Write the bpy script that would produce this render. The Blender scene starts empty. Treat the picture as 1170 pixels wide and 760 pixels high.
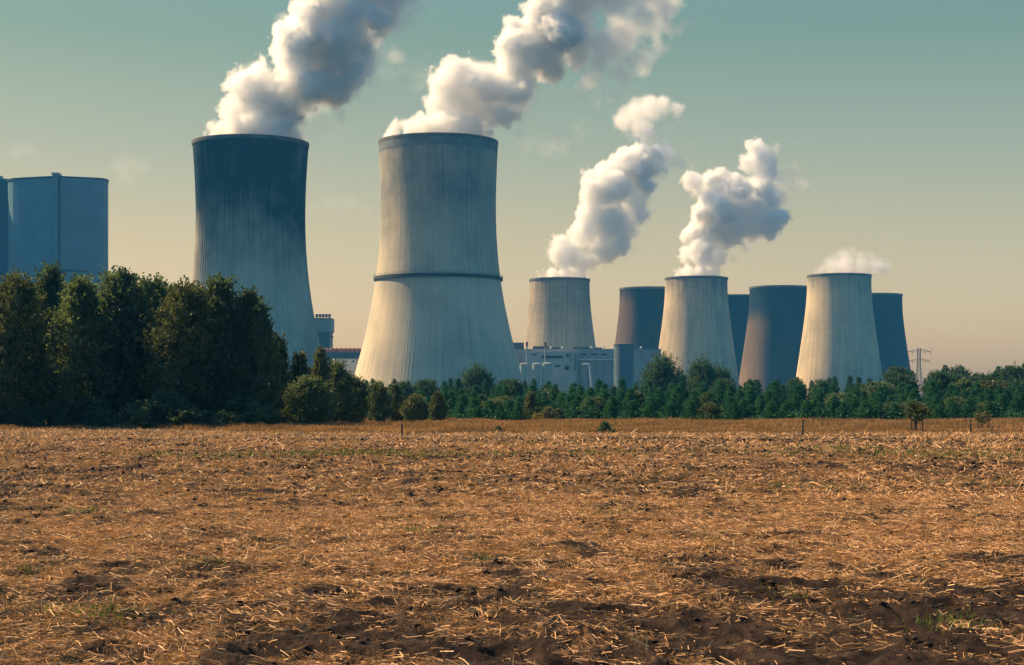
import bpy, math, random
import numpy as np
from mathutils import Vector, Matrix

scene = bpy.context.scene
R = math.radians
COL = scene.collection

# ------------------------------------------------------------------ camera
F_PX, CX, HZ, EYE = 1950.0, 585.0, 463.0, 1.6     # focal length and horizon row in photograph pixels
cam_d = bpy.data.cameras.new("camera")
cam = bpy.data.objects.new("camera", cam_d)
COL.objects.link(cam)
cam.location = (0, 0, EYE)
cam.rotation_euler = (R(90), 0, 0)
cam_d.sensor_width = 36.0
cam_d.lens = 36.0 * F_PX / 1170.0
cam_d.shift_y = (HZ - 380.0) / 1170.0
cam_d.clip_start = 0.1
cam_d.clip_end = 30000.0
scene.camera = cam

# ------------------------------------------------------------------ light
SUN_AZ, SUN_EL = 63.0, 40.0           # degrees left of the view direction, degrees up
SUN_STRENGTH, SUN_COLOR = 4.5, (1.0, 0.67, 0.345)
SKY_STRENGTH = 0.118
EXPOSURE = 1.1
sdir = Vector((-math.sin(R(SUN_AZ)) * math.cos(R(SUN_EL)), math.cos(R(SUN_AZ)) * math.cos(R(SUN_EL)), math.sin(R(SUN_EL))))
sun_d = bpy.data.lights.new("sun", 'SUN')
sun_d.energy = SUN_STRENGTH
sun_d.angle = R(0.5)
sun_d.color = SUN_COLOR
sun = bpy.data.objects.new("sun", sun_d)
COL.objects.link(sun)
sun.rotation_euler = (-sdir).to_track_quat('-Z', 'Y').to_euler()
sun.location = (-200, 200, 400)

world = bpy.data.worlds.new("World")
scene.world = world
world.use_nodes = True
nt = world.node_tree
nt.nodes.clear()
w_out = nt.nodes.new('ShaderNodeOutputWorld')
w_bg = nt.nodes.new('ShaderNodeBackground')
w_sky = nt.nodes.new('ShaderNodeTexSky')
w_sky.sky_type = 'NISHITA'
w_sky.sun_disc = False
w_sky.sun_elevation = R(SUN_EL)
w_sky.sun_rotation = R(-SUN_AZ)
w_sky.air_density = 1.0
w_sky.dust_density = 2.0
w_sky.ozone_density = 1.5
w_tc = nt.nodes.new('ShaderNodeTexCoord')
w_sep = nt.nodes.new('ShaderNodeSeparateXYZ')
w_ramp = nt.nodes.new('ShaderNodeValToRGB')
nt.links.new(w_tc.outputs['Generated'], w_sep.inputs[0])
nt.links.new(w_sep.outputs['Z'], w_ramp.inputs[0])
# tint of the sky by height above the horizon: warm low band, teal, then deep blue overhead
SKY_TINT = [(0.000, (0.84, 0.555, 0.32)), (0.035, (0.85, 0.555, 0.31)), (0.100, (0.72, 0.47, 0.225)),
            (0.212, (0.345, 0.35, 0.185)), (0.36, (0.28, 0.38, 0.36)), (0.60, (0.27, 0.41, 0.46)), (1.0, (0.27, 0.41, 0.49))]
el = w_ramp.color_ramp.elements
el[0].position, el[0].color = SKY_TINT[0][0], (*SKY_TINT[0][1], 1)
el[1].position, el[1].color = SKY_TINT[-1][0], (*SKY_TINT[-1][1], 1)
for p, c in SKY_TINT[1:-1]:
    e = el.new(p); e.color = (*c, 1)
w_mul = nt.nodes.new('ShaderNodeMix')
w_mul.data_type = 'RGBA'; w_mul.blend_type = 'MULTIPLY'; w_mul.inputs[0].default_value = 1.0
nt.links.new(w_sky.outputs[0], w_mul.inputs[6])
# away from the sun the warm band gives way to clear blue
w_back = nt.nodes.new('ShaderNodeMapRange'); w_back.interpolation_type = 'SMOOTHSTEP'
nt.links.new(w_sep.outputs['Y'], w_back.inputs[0])
w_back.inputs[1].default_value, w_back.inputs[2].default_value = -0.25, 0.55
w_mix = nt.nodes.new('ShaderNodeMix'); w_mix.data_type = 'RGBA'
nt.links.new(w_back.outputs[0], w_mix.inputs[0]); w_mix.inputs[6].default_value = (0.26, 0.45, 0.50, 1)
nt.links.new(w_ramp.outputs[0], w_mix.inputs[7])
# the haze evens the sky out from the sun side to the far side
w_side = nt.nodes.new('ShaderNodeMapRange'); nt.links.new(w_sep.outputs['X'], w_side.inputs[0])
w_side.inputs[1].default_value, w_side.inputs[2].default_value, w_side.inputs[3].default_value, w_side.inputs[4].default_value = -0.3, 0.3, 0.92, 1.18
w_lev = nt.nodes.new('ShaderNodeVectorMath'); w_lev.operation = 'SCALE'
nt.links.new(w_mix.outputs[2], w_lev.inputs[0]); nt.links.new(w_side.outputs[0], w_lev.inputs['Scale'])
nt.links.new(w_lev.outputs[0], w_mul.inputs[7])
nt.links.new(w_mul.outputs[2], w_bg.inputs[0])
w_bg.inputs[1].default_value = SKY_STRENGTH
nt.links.new(w_bg.outputs[0], w_out.inputs[0])

vs = scene.view_settings
vs.view_transform = 'Standard'; vs.look = 'None'; vs.exposure = EXPOSURE; vs.gamma = 1.0
vs.use_curve_mapping = False
scene.render.engine = 'CYCLES'
cy = scene.cycles
cy.max_bounces = 22; cy.diffuse_bounces = 5; cy.glossy_bounces = 2; cy.transmission_bounces = 3
cy.volume_bounces = 20; cy.transparent_max_bounces = 8
cy.use_adaptive_sampling = True; cy.adaptive_threshold = 0.02
cy.use_denoising = True
cy.denoiser = 'OPENIMAGEDENOISE'
cy.sample_clamp_indirect = 6.0

# ------------------------------------------------------------------ helpers
def at(x, y, d):
    """the point at distance d that stands at photograph pixel (x, y)"""
    return Vector(((x - CX) / F_PX * d, d, EYE + (HZ - y) / F_PX * d))

def tag(o, label=None, cat=None, group=None, kind=None):
    if label: o['label'] = label
    if cat: o['category'] = cat
    if group: o['group'] = group
    if kind: o['kind'] = kind
    return o

def empty(name, loc, rz=0.0):
    o = bpy.data.objects.new(name, None)
    COL.objects.link(o)
    o.location = loc
    o.rotation_euler = (0, 0, rz)
    o.empty_display_size = 0.5
    return o

def link(name, me, mat=None, parent=None, loc=None):
    o = bpy.data.objects.new(name, me)
    COL.objects.link(o)
    if mat is not None and len(me.materials) == 0: me.materials.append(mat)
    if parent is not None: o.parent = parent
    if loc is not None: o.location = loc
    return o

def np_mesh(name, verts, faces, smooth=False, k=None):
    """fast mesh from arrays; faces is (n, k)"""
    verts = np.asarray(verts, np.float32); faces = np.asarray(faces, np.int32)
    k = faces.shape[1]
    me = bpy.data.meshes.new(name)
    me.vertices.add(len(verts)); me.vertices.foreach_set('co', verts.ravel())
    me.loops.add(faces.size); me.loops.foreach_set('vertex_index', faces.ravel())
    me.polygons.add(len(faces))
    me.polygons.foreach_set('loop_start', np.arange(0, faces.size, k, dtype=np.int32))
    me.polygons.foreach_set('loop_total', np.full(len(faces), k, np.int32))
    if smooth: me.polygons.foreach_set('use_smooth', np.ones(len(faces), bool))
    me.update(calc_edges=True)
    me.validate()
    return me

class MB:
    """collects boxes, bars and tubes into one mesh"""
    def __init__(s): s.v = []; s.f = []
    def add(s, vs, fs):
        n = len(s.v); s.v += [tuple(v) for v in vs]; s.f += [tuple(i + n for i in f) for f in fs]; return s
    def box(s, x0, x1, y0, y1, z0, z1, rz=0.0, c=None):
        vs = [Vector((x, y, z)) for z in (z0, z1) for (x, y) in ((x0, y0), (x1, y0), (x1, y1), (x0, y1))]
        if rz:
            c = Vector(c) if c is not None else Vector(((x0 + x1) / 2, (y0 + y1) / 2, 0))
            m = Matrix.Rotation(rz, 3, 'Z'); vs = [m @ (v - c) + c for v in vs]
        return s.add(vs, [(3, 2, 1, 0), (4, 5, 6, 7), (0, 1, 5, 4), (1, 2, 6, 5), (2, 3, 7, 6), (3, 0, 4, 7)])
    def tube(s, a, b, r0, r1=None, n=8, cap=True):
        a, b = Vector(a), Vector(b); r1 = r0 if r1 is None else r1
        d = (b - a).normalized(); u = d.orthogonal().normalized(); w = d.cross(u)
        vs = []
        for p, r in ((a, r0), (b, r1)):
            for i in range(n):
                t = 2 * math.pi * i / n; vs.append(p + (u * math.cos(t) + w * math.sin(t)) * r)
        fs = [(i, (i + 1) % n, n + (i + 1) % n, n + i) for i in range(n)]
        if cap: fs += [tuple(range(n - 1, -1, -1)), tuple(range(n, 2 * n))]
        return s.add(vs, fs)
    def path(s, pts, radii, n=7):
        pts = [Vector(p) for p in pts]; vs = []; fs = []
        for i, p in enumerate(pts):
            d = (pts[min(i + 1, len(pts) - 1)] - pts[max(i - 1, 0)]).normalized()
            u = d.cross(Vector((0.31, 0.95, 0.05))).normalized(); w = d.cross(u)
            for j in range(n):
                t = 2 * math.pi * j / n; vs.append(p + (u * math.cos(t) + w * math.sin(t)) * radii[i])
        for i in range(len(pts) - 1):
            for j in range(n):
                fs.append((i * n + j, i * n + (j + 1) % n, (i + 1) * n + (j + 1) % n, (i + 1) * n + j))
        fs.append(tuple(range(n - 1, -1, -1))); fs.append(tuple((len(pts) - 1) * n + j for j in range(n)))
        return s.add(vs, fs)
    def lathe(s, prof, n=32, c=(0, 0, 0), cap=True):
        vs = []; fs = []
        for r, z in prof:
            for j in range(n):
                t = 2 * math.pi * j / n; vs.append((c[0] + r * math.cos(t), c[1] + r * math.sin(t), c[2] + z))
        for i in range(len(prof) - 1):
            for j in range(n):
                fs.append((i * n + j, i * n + (j + 1) % n, (i + 1) * n + (j + 1) % n, (i + 1) * n + j))
        if cap: fs.append(tuple((len(prof) - 1) * n + j for j in range(n)))
        return s.add(vs, fs)
    def prism(s, poly, z0, z1):
        n = len(poly); a = sum(poly[i][0] * poly[(i + 1) % n][1] - poly[(i + 1) % n][0] * poly[i][1] for i in range(n))
        if a < 0: poly = poly[::-1]
        vs = [(x, y, z0) for x, y in poly] + [(x, y, z1) for x, y in poly]
        fs = [(i, (i + 1) % n, n + (i + 1) % n, n + i) for i in range(n)] + [tuple(range(n, 2 * n)), tuple(range(n - 1, -1, -1))]
        return s.add(vs, fs)
    def build(s, name, mat, parent=None, loc=None, smooth=False):
        me = bpy.data.meshes.new(name); me.from_pydata(s.v, [], s.f); me.update()
        if smooth:
            me.polygons.foreach_set('use_smooth', np.ones(len(me.polygons), bool))
            me.set_sharp_from_angle(angle=R(40))
        return link(name, me, mat, parent, loc)

# value noise in numpy
def _hash(i, j, seed):
    with np.errstate(over='ignore'):
        h = (i.astype(np.int64) * 374761393 + j.astype(np.int64) * 668265263 + seed * 1274126177) & 0x7fffffff
        h = ((h ^ (h >> 13)) * 1274126177) & 0x7fffffff
        h = ((h ^ (h >> 16)) * 2246822519) & 0x7fffffff
    return (h ^ (h >> 15)) / float(0x7fffffff)
def vnoise(x, y, seed=0):
    i = np.floor(x); j = np.floor(y); fx = x - i; fy = y - j
    fx = fx * fx * (3 - 2 * fx); fy = fy * fy * (3 - 2 * fy)
    a = _hash(i, j, seed); b = _hash(i + 1, j, seed); c = _hash(i, j + 1, seed); d = _hash(i + 1, j + 1, seed)
    return np.clip((a + (b - a) * fx) * (1 - fy) + (c + (d - c) * fx) * fy, 0, 1)
def sstep(a, b, x):
    t = np.clip((x - a) / (b - a), 0, 1); return t * t * (3 - 2 * t)

# ------------------------------------------------------------------ materials
def mat(name):
    m = bpy.data.materials.new(name); m.use_nodes = True
    n = m.node_tree; n.nodes.clear()
    out = n.nodes.new('ShaderNodeOutputMaterial')
    return m, n, out
def N(n, t, **kw):
    x = n.nodes.new(t)
    for k, v in kw.items():
        if k == 'ins':
            for a, b in v.items(): x.inputs[a].default_value = b
        else: setattr(x, k, v)
    return x
def L(n, a, b): n.links.new(a, b)
def mixc(n, fac, a, b, blend='MIX'):
    m = n.nodes.new('ShaderNodeMix'); m.data_type = 'RGBA'; m.blend_type = blend
    for idx, v in ((0, fac), (6, a), (7, b)):
        if hasattr(v, 'is_output'): n.links.new(v, m.inputs[idx])
        elif idx == 0: m.inputs[0].default_value = v
        else: m.inputs[idx].default_value = (*v, 1)
    return m.outputs[2]
def mth(n, op, a, b=None, c=None, clamp=False):
    m = n.nodes.new('ShaderNodeMath'); m.operation = op; m.use_clamp = clamp
    for i, v in enumerate((a, b, c)):
        if v is None: continue
        if hasattr(v, 'is_output'): n.links.new(v, m.inputs[i])
        else: m.inputs[i].default_value = v
    return m.outputs[0]
def mapr(n, v, a, b, c=0.0, d=1.0, smooth=True):
    m = n.nodes.new('ShaderNodeMapRange'); m.interpolation_type = 'SMOOTHSTEP' if smooth else 'LINEAR'
    n.links.new(v, m.inputs[0])
    m.inputs[1].default_value, m.inputs[2].default_value, m.inputs[3].default_value, m.inputs[4].default_value = a, b, c, d
    return m.outputs[0]
def noise(n, vec, scale, detail=3.0, rough=0.55):
    t = n.nodes.new('ShaderNodeTexNoise'); t.inputs['Scale'].default_value = scale
    t.inputs['Detail'].default_value = detail; t.inputs['Roughness'].default_value = rough
    if vec is not None: n.links.new(vec, t.inputs['Vector'])
    return t.outputs[0]

def plain(name, col, rough=0.8, metal=0.0, var=0.15, scale=0.3, spec=0.3):
    m, n, out = mat(name)
    b = N(n, 'ShaderNodeBsdfPrincipled'); b.inputs['Roughness'].default_value = rough; b.inputs['Metallic'].default_value = metal
    b.inputs['Specular IOR Level'].default_value = spec
    tc = N(n, 'ShaderNodeTexCoord')
    f = noise(n, tc.outputs['Object'], scale, 4)
    lo = tuple(c * (1 - var) for c in col); hi = tuple(min(1, c * (1 + var)) for c in col)
    L(n, mixc(n, mapr(n, f, 0.3, 0.7), lo, hi), b.inputs['Base Color'])
    L(n, b.outputs[0], out.inputs[0]); return m

def concrete(name, light, dark, H, dark_top=None, streak=0.35, ring=None, seed=0.0, lifts=0.10, lit_patch=None):
    """weathered board-marked concrete: lift joints, vertical run-off streaks, a darker zone towards the top"""
    m, n, out = mat(name)
    b = N(n, 'ShaderNodeBsdfPrincipled'); b.inputs['Roughness'].default_value = 0.9; b.inputs['Specular IOR Level'].default_value = 0.15
    tc = N(n, 'ShaderNodeTexCoord'); sp = N(n, 'ShaderNodeSeparateXYZ'); L(n, tc.outputs['Object'], sp.inputs[0])
    ang = mth(n, 'ARCTAN2', sp.outputs[1], sp.outputs[0])
    z = mth(n, 'DIVIDE', sp.outputs[2], H)
    # streak coordinates: angle fine, height coarse
    cs = N(n, 'ShaderNodeCombineXYZ'); L(n, mth(n, 'MULTIPLY', ang, 22.0), cs.inputs[0]); L(n, mth(n, 'MULTIPLY', z, 1.6), cs.inputs[1]); cs.inputs[2].default_value = seed
    s1 = noise(n, cs.outputs[0], 1.0, 4, 0.6)
    cs2 = N(n, 'ShaderNodeCombineXYZ'); L(n, mth(n, 'MULTIPLY', ang, 70.0), cs2.inputs[0]); L(n, mth(n, 'MULTIPLY', z, 2.5), cs2.inputs[1]); cs2.inputs[2].default_value = seed + 7
    s2 = noise(n, cs2.outputs[0], 1.0, 2, 0.6)
    blot = noise(n, tc.outputs['Object'], 0.028, 5, 0.6)
    f = mth(n, 'ADD', mth(n, 'MULTIPLY', mapr(n, s1, 0.35, 0.7), 0.5), mth(n, 'MULTIPLY', mapr(n, s2, 0.35, 0.65), 0.55))
    f = mth(n, 'ADD', mth(n, 'MULTIPLY', f, streak), mth(n, 'MULTIPLY', mapr(n, blot, 0.35, 0.7), 0.35))
    if dark_top is not None:  # darker colour towards the top
        a, bb, amt = dark_top
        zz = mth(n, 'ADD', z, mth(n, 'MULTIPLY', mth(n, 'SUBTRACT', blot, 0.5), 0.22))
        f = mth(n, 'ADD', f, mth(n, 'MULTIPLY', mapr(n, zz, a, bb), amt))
    # construction lifts: thin darker joints
    lj = mth(n, 'FRACT', mth(n, 'MULTIPLY', sp.outputs[2], 1 / 6.0))
    f = mth(n, 'ADD', f, mth(n, 'MULTIPLY', mapr(n, lj, 0.86, 0.98), lifts))
    f = mth(n, 'MINIMUM', f, 1.0)
    c = mixc(n, f, light, dark)
    if lit_patch is not None:                                  # sunlit left side painted brown, with a ragged edge
        a0, wid, ztop, pcol = lit_patch
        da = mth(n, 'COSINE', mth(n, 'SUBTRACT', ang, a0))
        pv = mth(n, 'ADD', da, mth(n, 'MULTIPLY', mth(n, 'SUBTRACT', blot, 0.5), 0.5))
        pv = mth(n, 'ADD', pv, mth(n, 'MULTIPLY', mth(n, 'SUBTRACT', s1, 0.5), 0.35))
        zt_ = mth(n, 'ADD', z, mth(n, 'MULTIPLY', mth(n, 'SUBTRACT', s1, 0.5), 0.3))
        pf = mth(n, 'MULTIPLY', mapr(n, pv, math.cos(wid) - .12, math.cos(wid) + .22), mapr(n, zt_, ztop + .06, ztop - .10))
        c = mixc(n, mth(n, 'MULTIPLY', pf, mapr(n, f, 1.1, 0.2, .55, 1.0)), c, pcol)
    L(n, c, b.inputs['Base Color'])
    bp = N(n, 'ShaderNodeBump'); bp.inputs['Strength'].default_value = 0.25; bp.inputs['Distance'].default_value = 0.4
    L(n, s2, bp.inputs['Height']); L(n, bp.outputs[0], b.inputs['Normal'])
    L(n, b.outputs[0], out.inputs[0]); return m

def foliage(name, dark, light, trans=0.3, scale=0.8, leafvar=0.4, gloss=0.07):
    m, n, out = mat(name)
    tc = N(n, 'ShaderNodeTexCoord'); oi = N(n, 'ShaderNodeObjectInfo')
    f = noise(n, tc.outputs['Object'], scale, 3, 0.6)
    f = mth(n, 'ADD', mapr(n, f, 0.32, 0.68), mth(n, 'MULTIPLY', mth(n, 'SUBTRACT', oi.outputs['Random'], 0.5), 0.5), clamp=True)
    gi = N(n, 'ShaderNodeNewGeometry')
    f = mth(n, 'ADD', mth(n, 'MULTIPLY', f, 0.6), mth(n, 'MULTIPLY', gi.outputs['Random Per Island'], leafvar), clamp=True)
    c = mixc(n, f, dark, light)
    d = N(n, 'ShaderNodeBsdfDiffuse'); t = N(n, 'ShaderNodeBsdfTranslucent'); g = N(n, 'ShaderNodeBsdfGlossy')
    g.inputs['Roughness'].default_value = 0.45; g.inputs['Color'].default_value = (0.35, 0.35, 0.35, 1)
    L(n, c, d.inputs[0]); L(n, mixc(n, 1.0, c, (1.25, 1.2, 0.6), 'MULTIPLY'), t.inputs[0])
    ms = N(n, 'ShaderNodeMixShader'); ms.inputs[0].default_value = trans; L(n, d.outputs[0], ms.inputs[1]); L(n, t.outputs[0], ms.inputs[2])
    m2 = N(n, 'ShaderNodeMixShader'); m2.inputs[0].default_value = gloss; L(n, ms.outputs[0], m2.inputs[1]); L(n, g.outputs[0], m2.inputs[2])
    L(n, m2.outputs[0], out.inputs[0]); return m

M = {}
M['bark'] = plain('bark', (0.055, 0.042, 0.033), 0.95, var=0.35, scale=3)
M['dark_steel'] = plain('dark_steel', (0.10, 0.11, 0.12), 0.6, var=0.2)
M['grey_steel'] = plain('grey_steel', (0.30, 0.32, 0.33), 0.5, var=0.15)
M['pale_steel'] = plain('pale_steel', (0.62, 0.62, 0.58), 0.45, var=0.1)
M['wood'] = plain('weathered_wood', (0.07, 0.055, 0.045), 0.9, var=0.35, scale=6)

# ------------------------------------------------------------------ ground (one sheet to the horizon)
GR = 2600.0
def edge_y(x):
    """distance at which the stubble ends and the rough grass begins"""
    return 96.0 + 15.0 * sstep(-12, -24, x) if np.isscalar(x) else 96.0 + 15.0 * (1 - sstep(-24, -12, x))
def coverage(x, y):
    """how thickly straw lies: 0 bare soil, 1 full litter"""
    n = 0.5 * vnoise(x / 2.6, y / 5.0, 11) + 0.3 * vnoise(x / 0.9, y / 1.7, 12) + 0.2 * vnoise(x / 9.0, y / 14.0, 13)
    n2 = 0.6 * vnoise(x / 0.42, y / 0.8, 15) + 0.4 * vnoise(x / 0.2, y / 0.4, 16)
    band = 0.47 + 0.16 * sstep(11.5, 20.0, y + 5.0 * (vnoise(x / 3.0, y / 4.0, 14) - .5) + 0.25 * np.clip(-x, -8, 8)) - 0.12 * sstep(62, 84, y)
    return np.clip(band + 0.85 * (n - 0.5) + 1.25 * (n2 - .5), 0.03, 1.0)
def ground_h(x, y, lod=None):
    """clods and hollows of the harrowed soil; lod = local vertex spacing"""
    lod = np.zeros_like(x) if lod is None else lod
    z = np.zeros_like(x)
    for wl, amp, sd in ((5.0, 0.05, 1), (1.7, 0.06, 2), (0.7, 0.065, 3), (0.33, 0.060, 4), (0.17, 0.042, 5), (0.085, 0.024, 6)):
        k = np.clip((wl / np.maximum(lod, 1e-6) - 2.0) / 2.0, 0, 1)
        v = vnoise(x / wl + sd * 3.7, y / wl * 0.85, 20 + sd)
        v = 1 - np.abs(2 * v - 1)                         # rounded lumps between sharp creases
        z += amp * (v - 0.55) * k
    bare = 1.15 - 0.5 * coverage(x, y)
    return z * bare * (1 - sstep(88, 104, y)) * sstep(-40, -5, y)

th = np.concatenate([np.linspace(-180, -36, 40)[:-1], np.linspace(-36, 36, 1250), np.linspace(36, 180, 40)[1:]])
rr = np.concatenate([np.linspace(0.5, 7, 12)[:-1], np.geomspace(7, 125, 1250), np.geomspace(125, GR, 60)[1:]])
T, RR = np.meshgrid(np.radians(th), rr)
gx = (RR * np.sin(T)).ravel(); gy = (RR * np.cos(T)).ravel()
lod = np.maximum(RR.ravel() * np.radians(72 / 1250), RR.ravel() * 0.0014)
lod = np.where(np.abs(np.degrees(T.ravel())) > 36.5, 9.0, lod)
gz = ground_h(gx, gy, lod)
nt_, nr_ = len(th), len(rr)
ii = np.arange(nr_ - 1)[:, None] * nt_ + np.arange(nt_ - 1)[None, :]
gf = np.stack([ii, ii + 1, ii + nt_ + 1, ii + nt_], -1).reshape(-1, 4)[:, ::-1]
g_me = np_mesh('field', np.stack([gx, gy, gz], -1), gf, smooth=True)
cv = g_me.attributes.new('straw', 'FLOAT', 'POINT'); cv.data.foreach_set('value', coverage(gx, gy).astype(np.float32))
ed = np.where(gy > 0, sstep(-2.0, 2.5, gy - edge_y(gx) + 2.0 * (vnoise(gx / 3, gy / 3, 9) - 0.5)), 0.0)
zo = g_me.attributes.new('rough', 'FLOAT', 'POINT'); zo.data.foreach_set('value', ed.astype(np.float32))

m, n, out = mat('stubble_soil')
b = N(n, 'ShaderNodeBsdfPrincipled'); b.inputs['Roughness'].default_value = 0.95; b.inputs['Specular IOR Level'].default_value = 0.1
ge = N(n, 'ShaderNodeNewGeometry')
a1 = N(n, 'ShaderNodeAttribute', attribute_name='straw'); a2 = N(n, 'ShaderNodeAttribute', attribute_name='rough')
mp = N(n, 'ShaderNodeMapping'); mp.inputs['Scale'].default_value = (1, 0.55, 1); L(n, ge.outputs['Position'], mp.inputs[0])
fine = noise(n, mp.outputs[0], 34, 3, 0.65); mid = noise(n, mp.outputs[0], 5.5, 4, 0.6); big = noise(n, ge.outputs['Position'], 0.35, 3)
soil = mixc(n, mapr(n, mid, 0.3, 0.7), (0.013, 0.009, 0.008), (0.060, 0.039, 0.030))
litter = mixc(n, mapr(n, fine, 0.3, 0.7), (0.055, 0.032, 0.017), (0.24, 0.135, 0.062))
k = mth(n, 'ADD', a1.outputs['Fac'], mth(n, 'MULTIPLY', mth(n, 'SUBTRACT', fine, 0.5), 1.5))
k = mth(n, 'ADD', k, mth(n, 'MULTIPLY', mth(n, 'SUBTRACT', mid, 0.5), 0.9))
c = mixc(n, mapr(n, k, 0.38, 0.85), soil, litter)
rg = mixc(n, mapr(n, big, 0.35, 0.65), (0.075, 0.046, 0.024), (0.05, 0.045, 0.021))
c = mixc(n, a2.outputs['Fac'], c, rg)
sy = N(n, 'ShaderNodeSeparateXYZ'); L(n, ge.outputs['Position'], sy.inputs[0])
c = mixc(n, mapr(n, sy.outputs[1], 166, 178), c, mixc(n, mapr(n, big, .3, .7), (0.018, 0.028, 0.016), (0.035, 0.045, 0.022)))
L(n, c, b.inputs['Base Color'])
grain = noise(n, ge.outputs['Position'], 110, 3, 0.7)
bp = N(n, 'ShaderNodeBump'); bp.inputs['Strength'].default_value = 1.0; bp.inputs['Distance'].default_value = 0.03
L(n, mth(n, 'ADD', mth(n, 'ADD', fine, mid), mth(n, 'MULTIPLY', grain, 0.6)), bp.inputs['Height']); L(n, bp.outputs[0], b.inputs['Normal'])
L(n, b.outputs[0], out.inputs[0])
tag(link('field', g_me, m), 'harrowed stubble field of dark soil and scattered straw', 'field', kind='structure')

# ------------------------------------------------------------------ air
m, n, out = mat('haze_air')
v = N(n, 'ShaderNodeVolumePrincipled')
v.inputs['Color'].default_value = (0.08, 0.46, 1.0, 1); v.inputs['Density'].default_value = 0.00013; v.inputs['Anisotropy'].default_value = 0.0
L(n, v.outputs[0], out.inputs['Volume'])
hz = MB().box(-GR - 60, GR + 60, -GR - 60, GR + 60, -1.2, 420).build('haze', m)
tag(hz, kind='stuff')

# ------------------------------------------------------------------ cooling towers
def px_profile(rows, D, H):
    """(photograph row, half width in px) -> smooth (radius, height) profile from the ground to H"""
    zs = np.array([EYE + (HZ - y) / F_PX * D for y, w in rows]); rs = np.array([w / F_PX * D for y, w in rows])
    o = np.argsort(zs); zs, rs = zs[o], rs[o]
    pw = np.polyfit(zs, rs, 4 if len(zs) > 6 else 3)
    return lambda z: float(np.polyval(pw, z))

def tower(name, px, rows, D, H, material, label, group, nrib=0, rib=0.0, wall=0.9, ring=None, band=None, lip=0.5, rot=0.0, rimmat=None):
    base = at(px, HZ, D); root = empty(name, (base.x, D, 0), rot)
    tag(root, label, 'cooling tower', group)
    fr = px_profile(rows, D, H)
    per = 6 if nrib else 1
    nth = nrib * per if nrib else 128
    zs = np.linspace(0, H, 64)
    def shell(zs, off, ribbed, inner=False):
        vs = []
        for z in zs:
            r = fr(z) + off
            for j in range(nth):
                t = 2 * math.pi * j / nth
                rj = r + (rib if ribbed and nrib and (j % per) == 0 else 0.0)
                vs.append((rj * math.cos(t), rj * math.sin(t), z))
        a = np.arange(len(zs) - 1)[:, None] * nth; j = np.arange(nth)[None, :]; j2 = (j + 1) % nth
        f = np.stack([a + j, a + j2, a + nth + j2, a + nth + j], -1).reshape(-1, 4)
        return np.array(vs), (f[:, ::-1] if inner else f)
    vo, fo = shell(zs, 0.0, True)
    vi, fi = shell(np.linspace(H * 0.45, H, 24), -wall, False, True)
    top_o = (len(zs) - 1) * nth + np.arange(nth); top_i = len(vo) + 23 * nth + np.arange(nth)
    rimf = np.stack([top_o, np.roll(top_o, -1), np.roll(top_i, -1), top_i], -1)
    me = np_mesh('shell', np.concatenate([vo, vi]), np.concatenate([fo, fi + len(vo), rimf]), smooth=not nrib)
    if not nrib: me.set_sharp_from_angle(angle=R(35))
    link('shell', me, material, root)
    rt = fr(H)
    MB().lathe([(rt - wall - .2, H - 1.6), (rt + rib + lip * .4, H - 1.6), (rt + rib + lip, H - 1.1), (rt + rib + lip, H + .35), (rt - wall - .3, H + .35), (rt - wall - .3, H - 1.6)], 128, cap=False)\
        .build('rim', rimmat or M['rim_dark'], root, smooth=True)
    if ring:
        zr, pr, hr = ring; r = fr(zr)
        MB().lathe([(r - .5, zr - hr), (r + rib + pr, zr - hr * .8), (r + rib + pr, zr + hr), (r - .5, zr + hr)], 128, cap=False).build('walkway', M['ring_dark'], root, smooth=True)
        rl = MB()
        for q in range(2):
            rl.lathe([(r + rib + pr - .05, zr + hr + .5 + q * .55), (r + rib + pr, zr + hr + .5 + q * .55), (r + rib + pr, zr + hr + .6 + q * .55), (r + rib + pr - .05, zr + hr + .6 + q * .55)], 128, cap=False)
        for j in range(96):
            t = 2 * math.pi * j / 96; rq = r + rib + pr - .05
            rl.tube((rq * math.cos(t), rq * math.sin(t), zr + hr - .05), (rq * math.cos(t), rq * math.sin(t), zr + hr + 1.15), .05, n=4)
        rl.build('railing', M['dark_steel'], root)
    if band:
        z0, z1 = band
        pr_ = []
        for z in np.linspace(z0, z1, 6): pr_.append((fr(z) + rib + .12, z))
        pr_ = [(fr(z0) - .3, z0)] + pr_ + [(fr(z1) - .3, z1)]
        MB().lathe(pr_, 128, cap=False).build('rim_band', M['band'], root, smooth=True)
    return root, fr

M['rim_dark'] = plain('rim_concrete', (0.13, 0.135, 0.14), 0.85, var=0.3, scale=0.2)
M['ring_dark'] = plain('ring_concrete', (0.035, 0.045, 0.055), 0.85, var=0.3, scale=0.2)
M['band'] = plain('band_concrete', (0.15, 0.19, 0.21), 0.85, var=0.2, scale=0.15)
T1D, T2D = 870.0, 974.0
H1 = EYE + (HZ - 158) / F_PX * (T1D - 18)
H2 = EYE + (HZ - 156) / F_PX * (T2D - 22)
M['t1'] = concrete('concrete_dark_top', (0.66, 0.59, 0.45), (0.010, 0.042, 0.075), 138, dark_top=(0.44, 0.82, 0.72), streak=0.30, seed=1, lifts=.04)  # colour darkens over the upper half
M['t2'] = concrete('concrete_pale', (0.74, 0.63, 0.45), (0.15, 0.175, 0.19), 155, dark_top=(0.30, 1.0, 0.50), streak=0.28, seed=2, lifts=.04)  # darker upwards: the weaker light near the top is put into the colour
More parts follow.
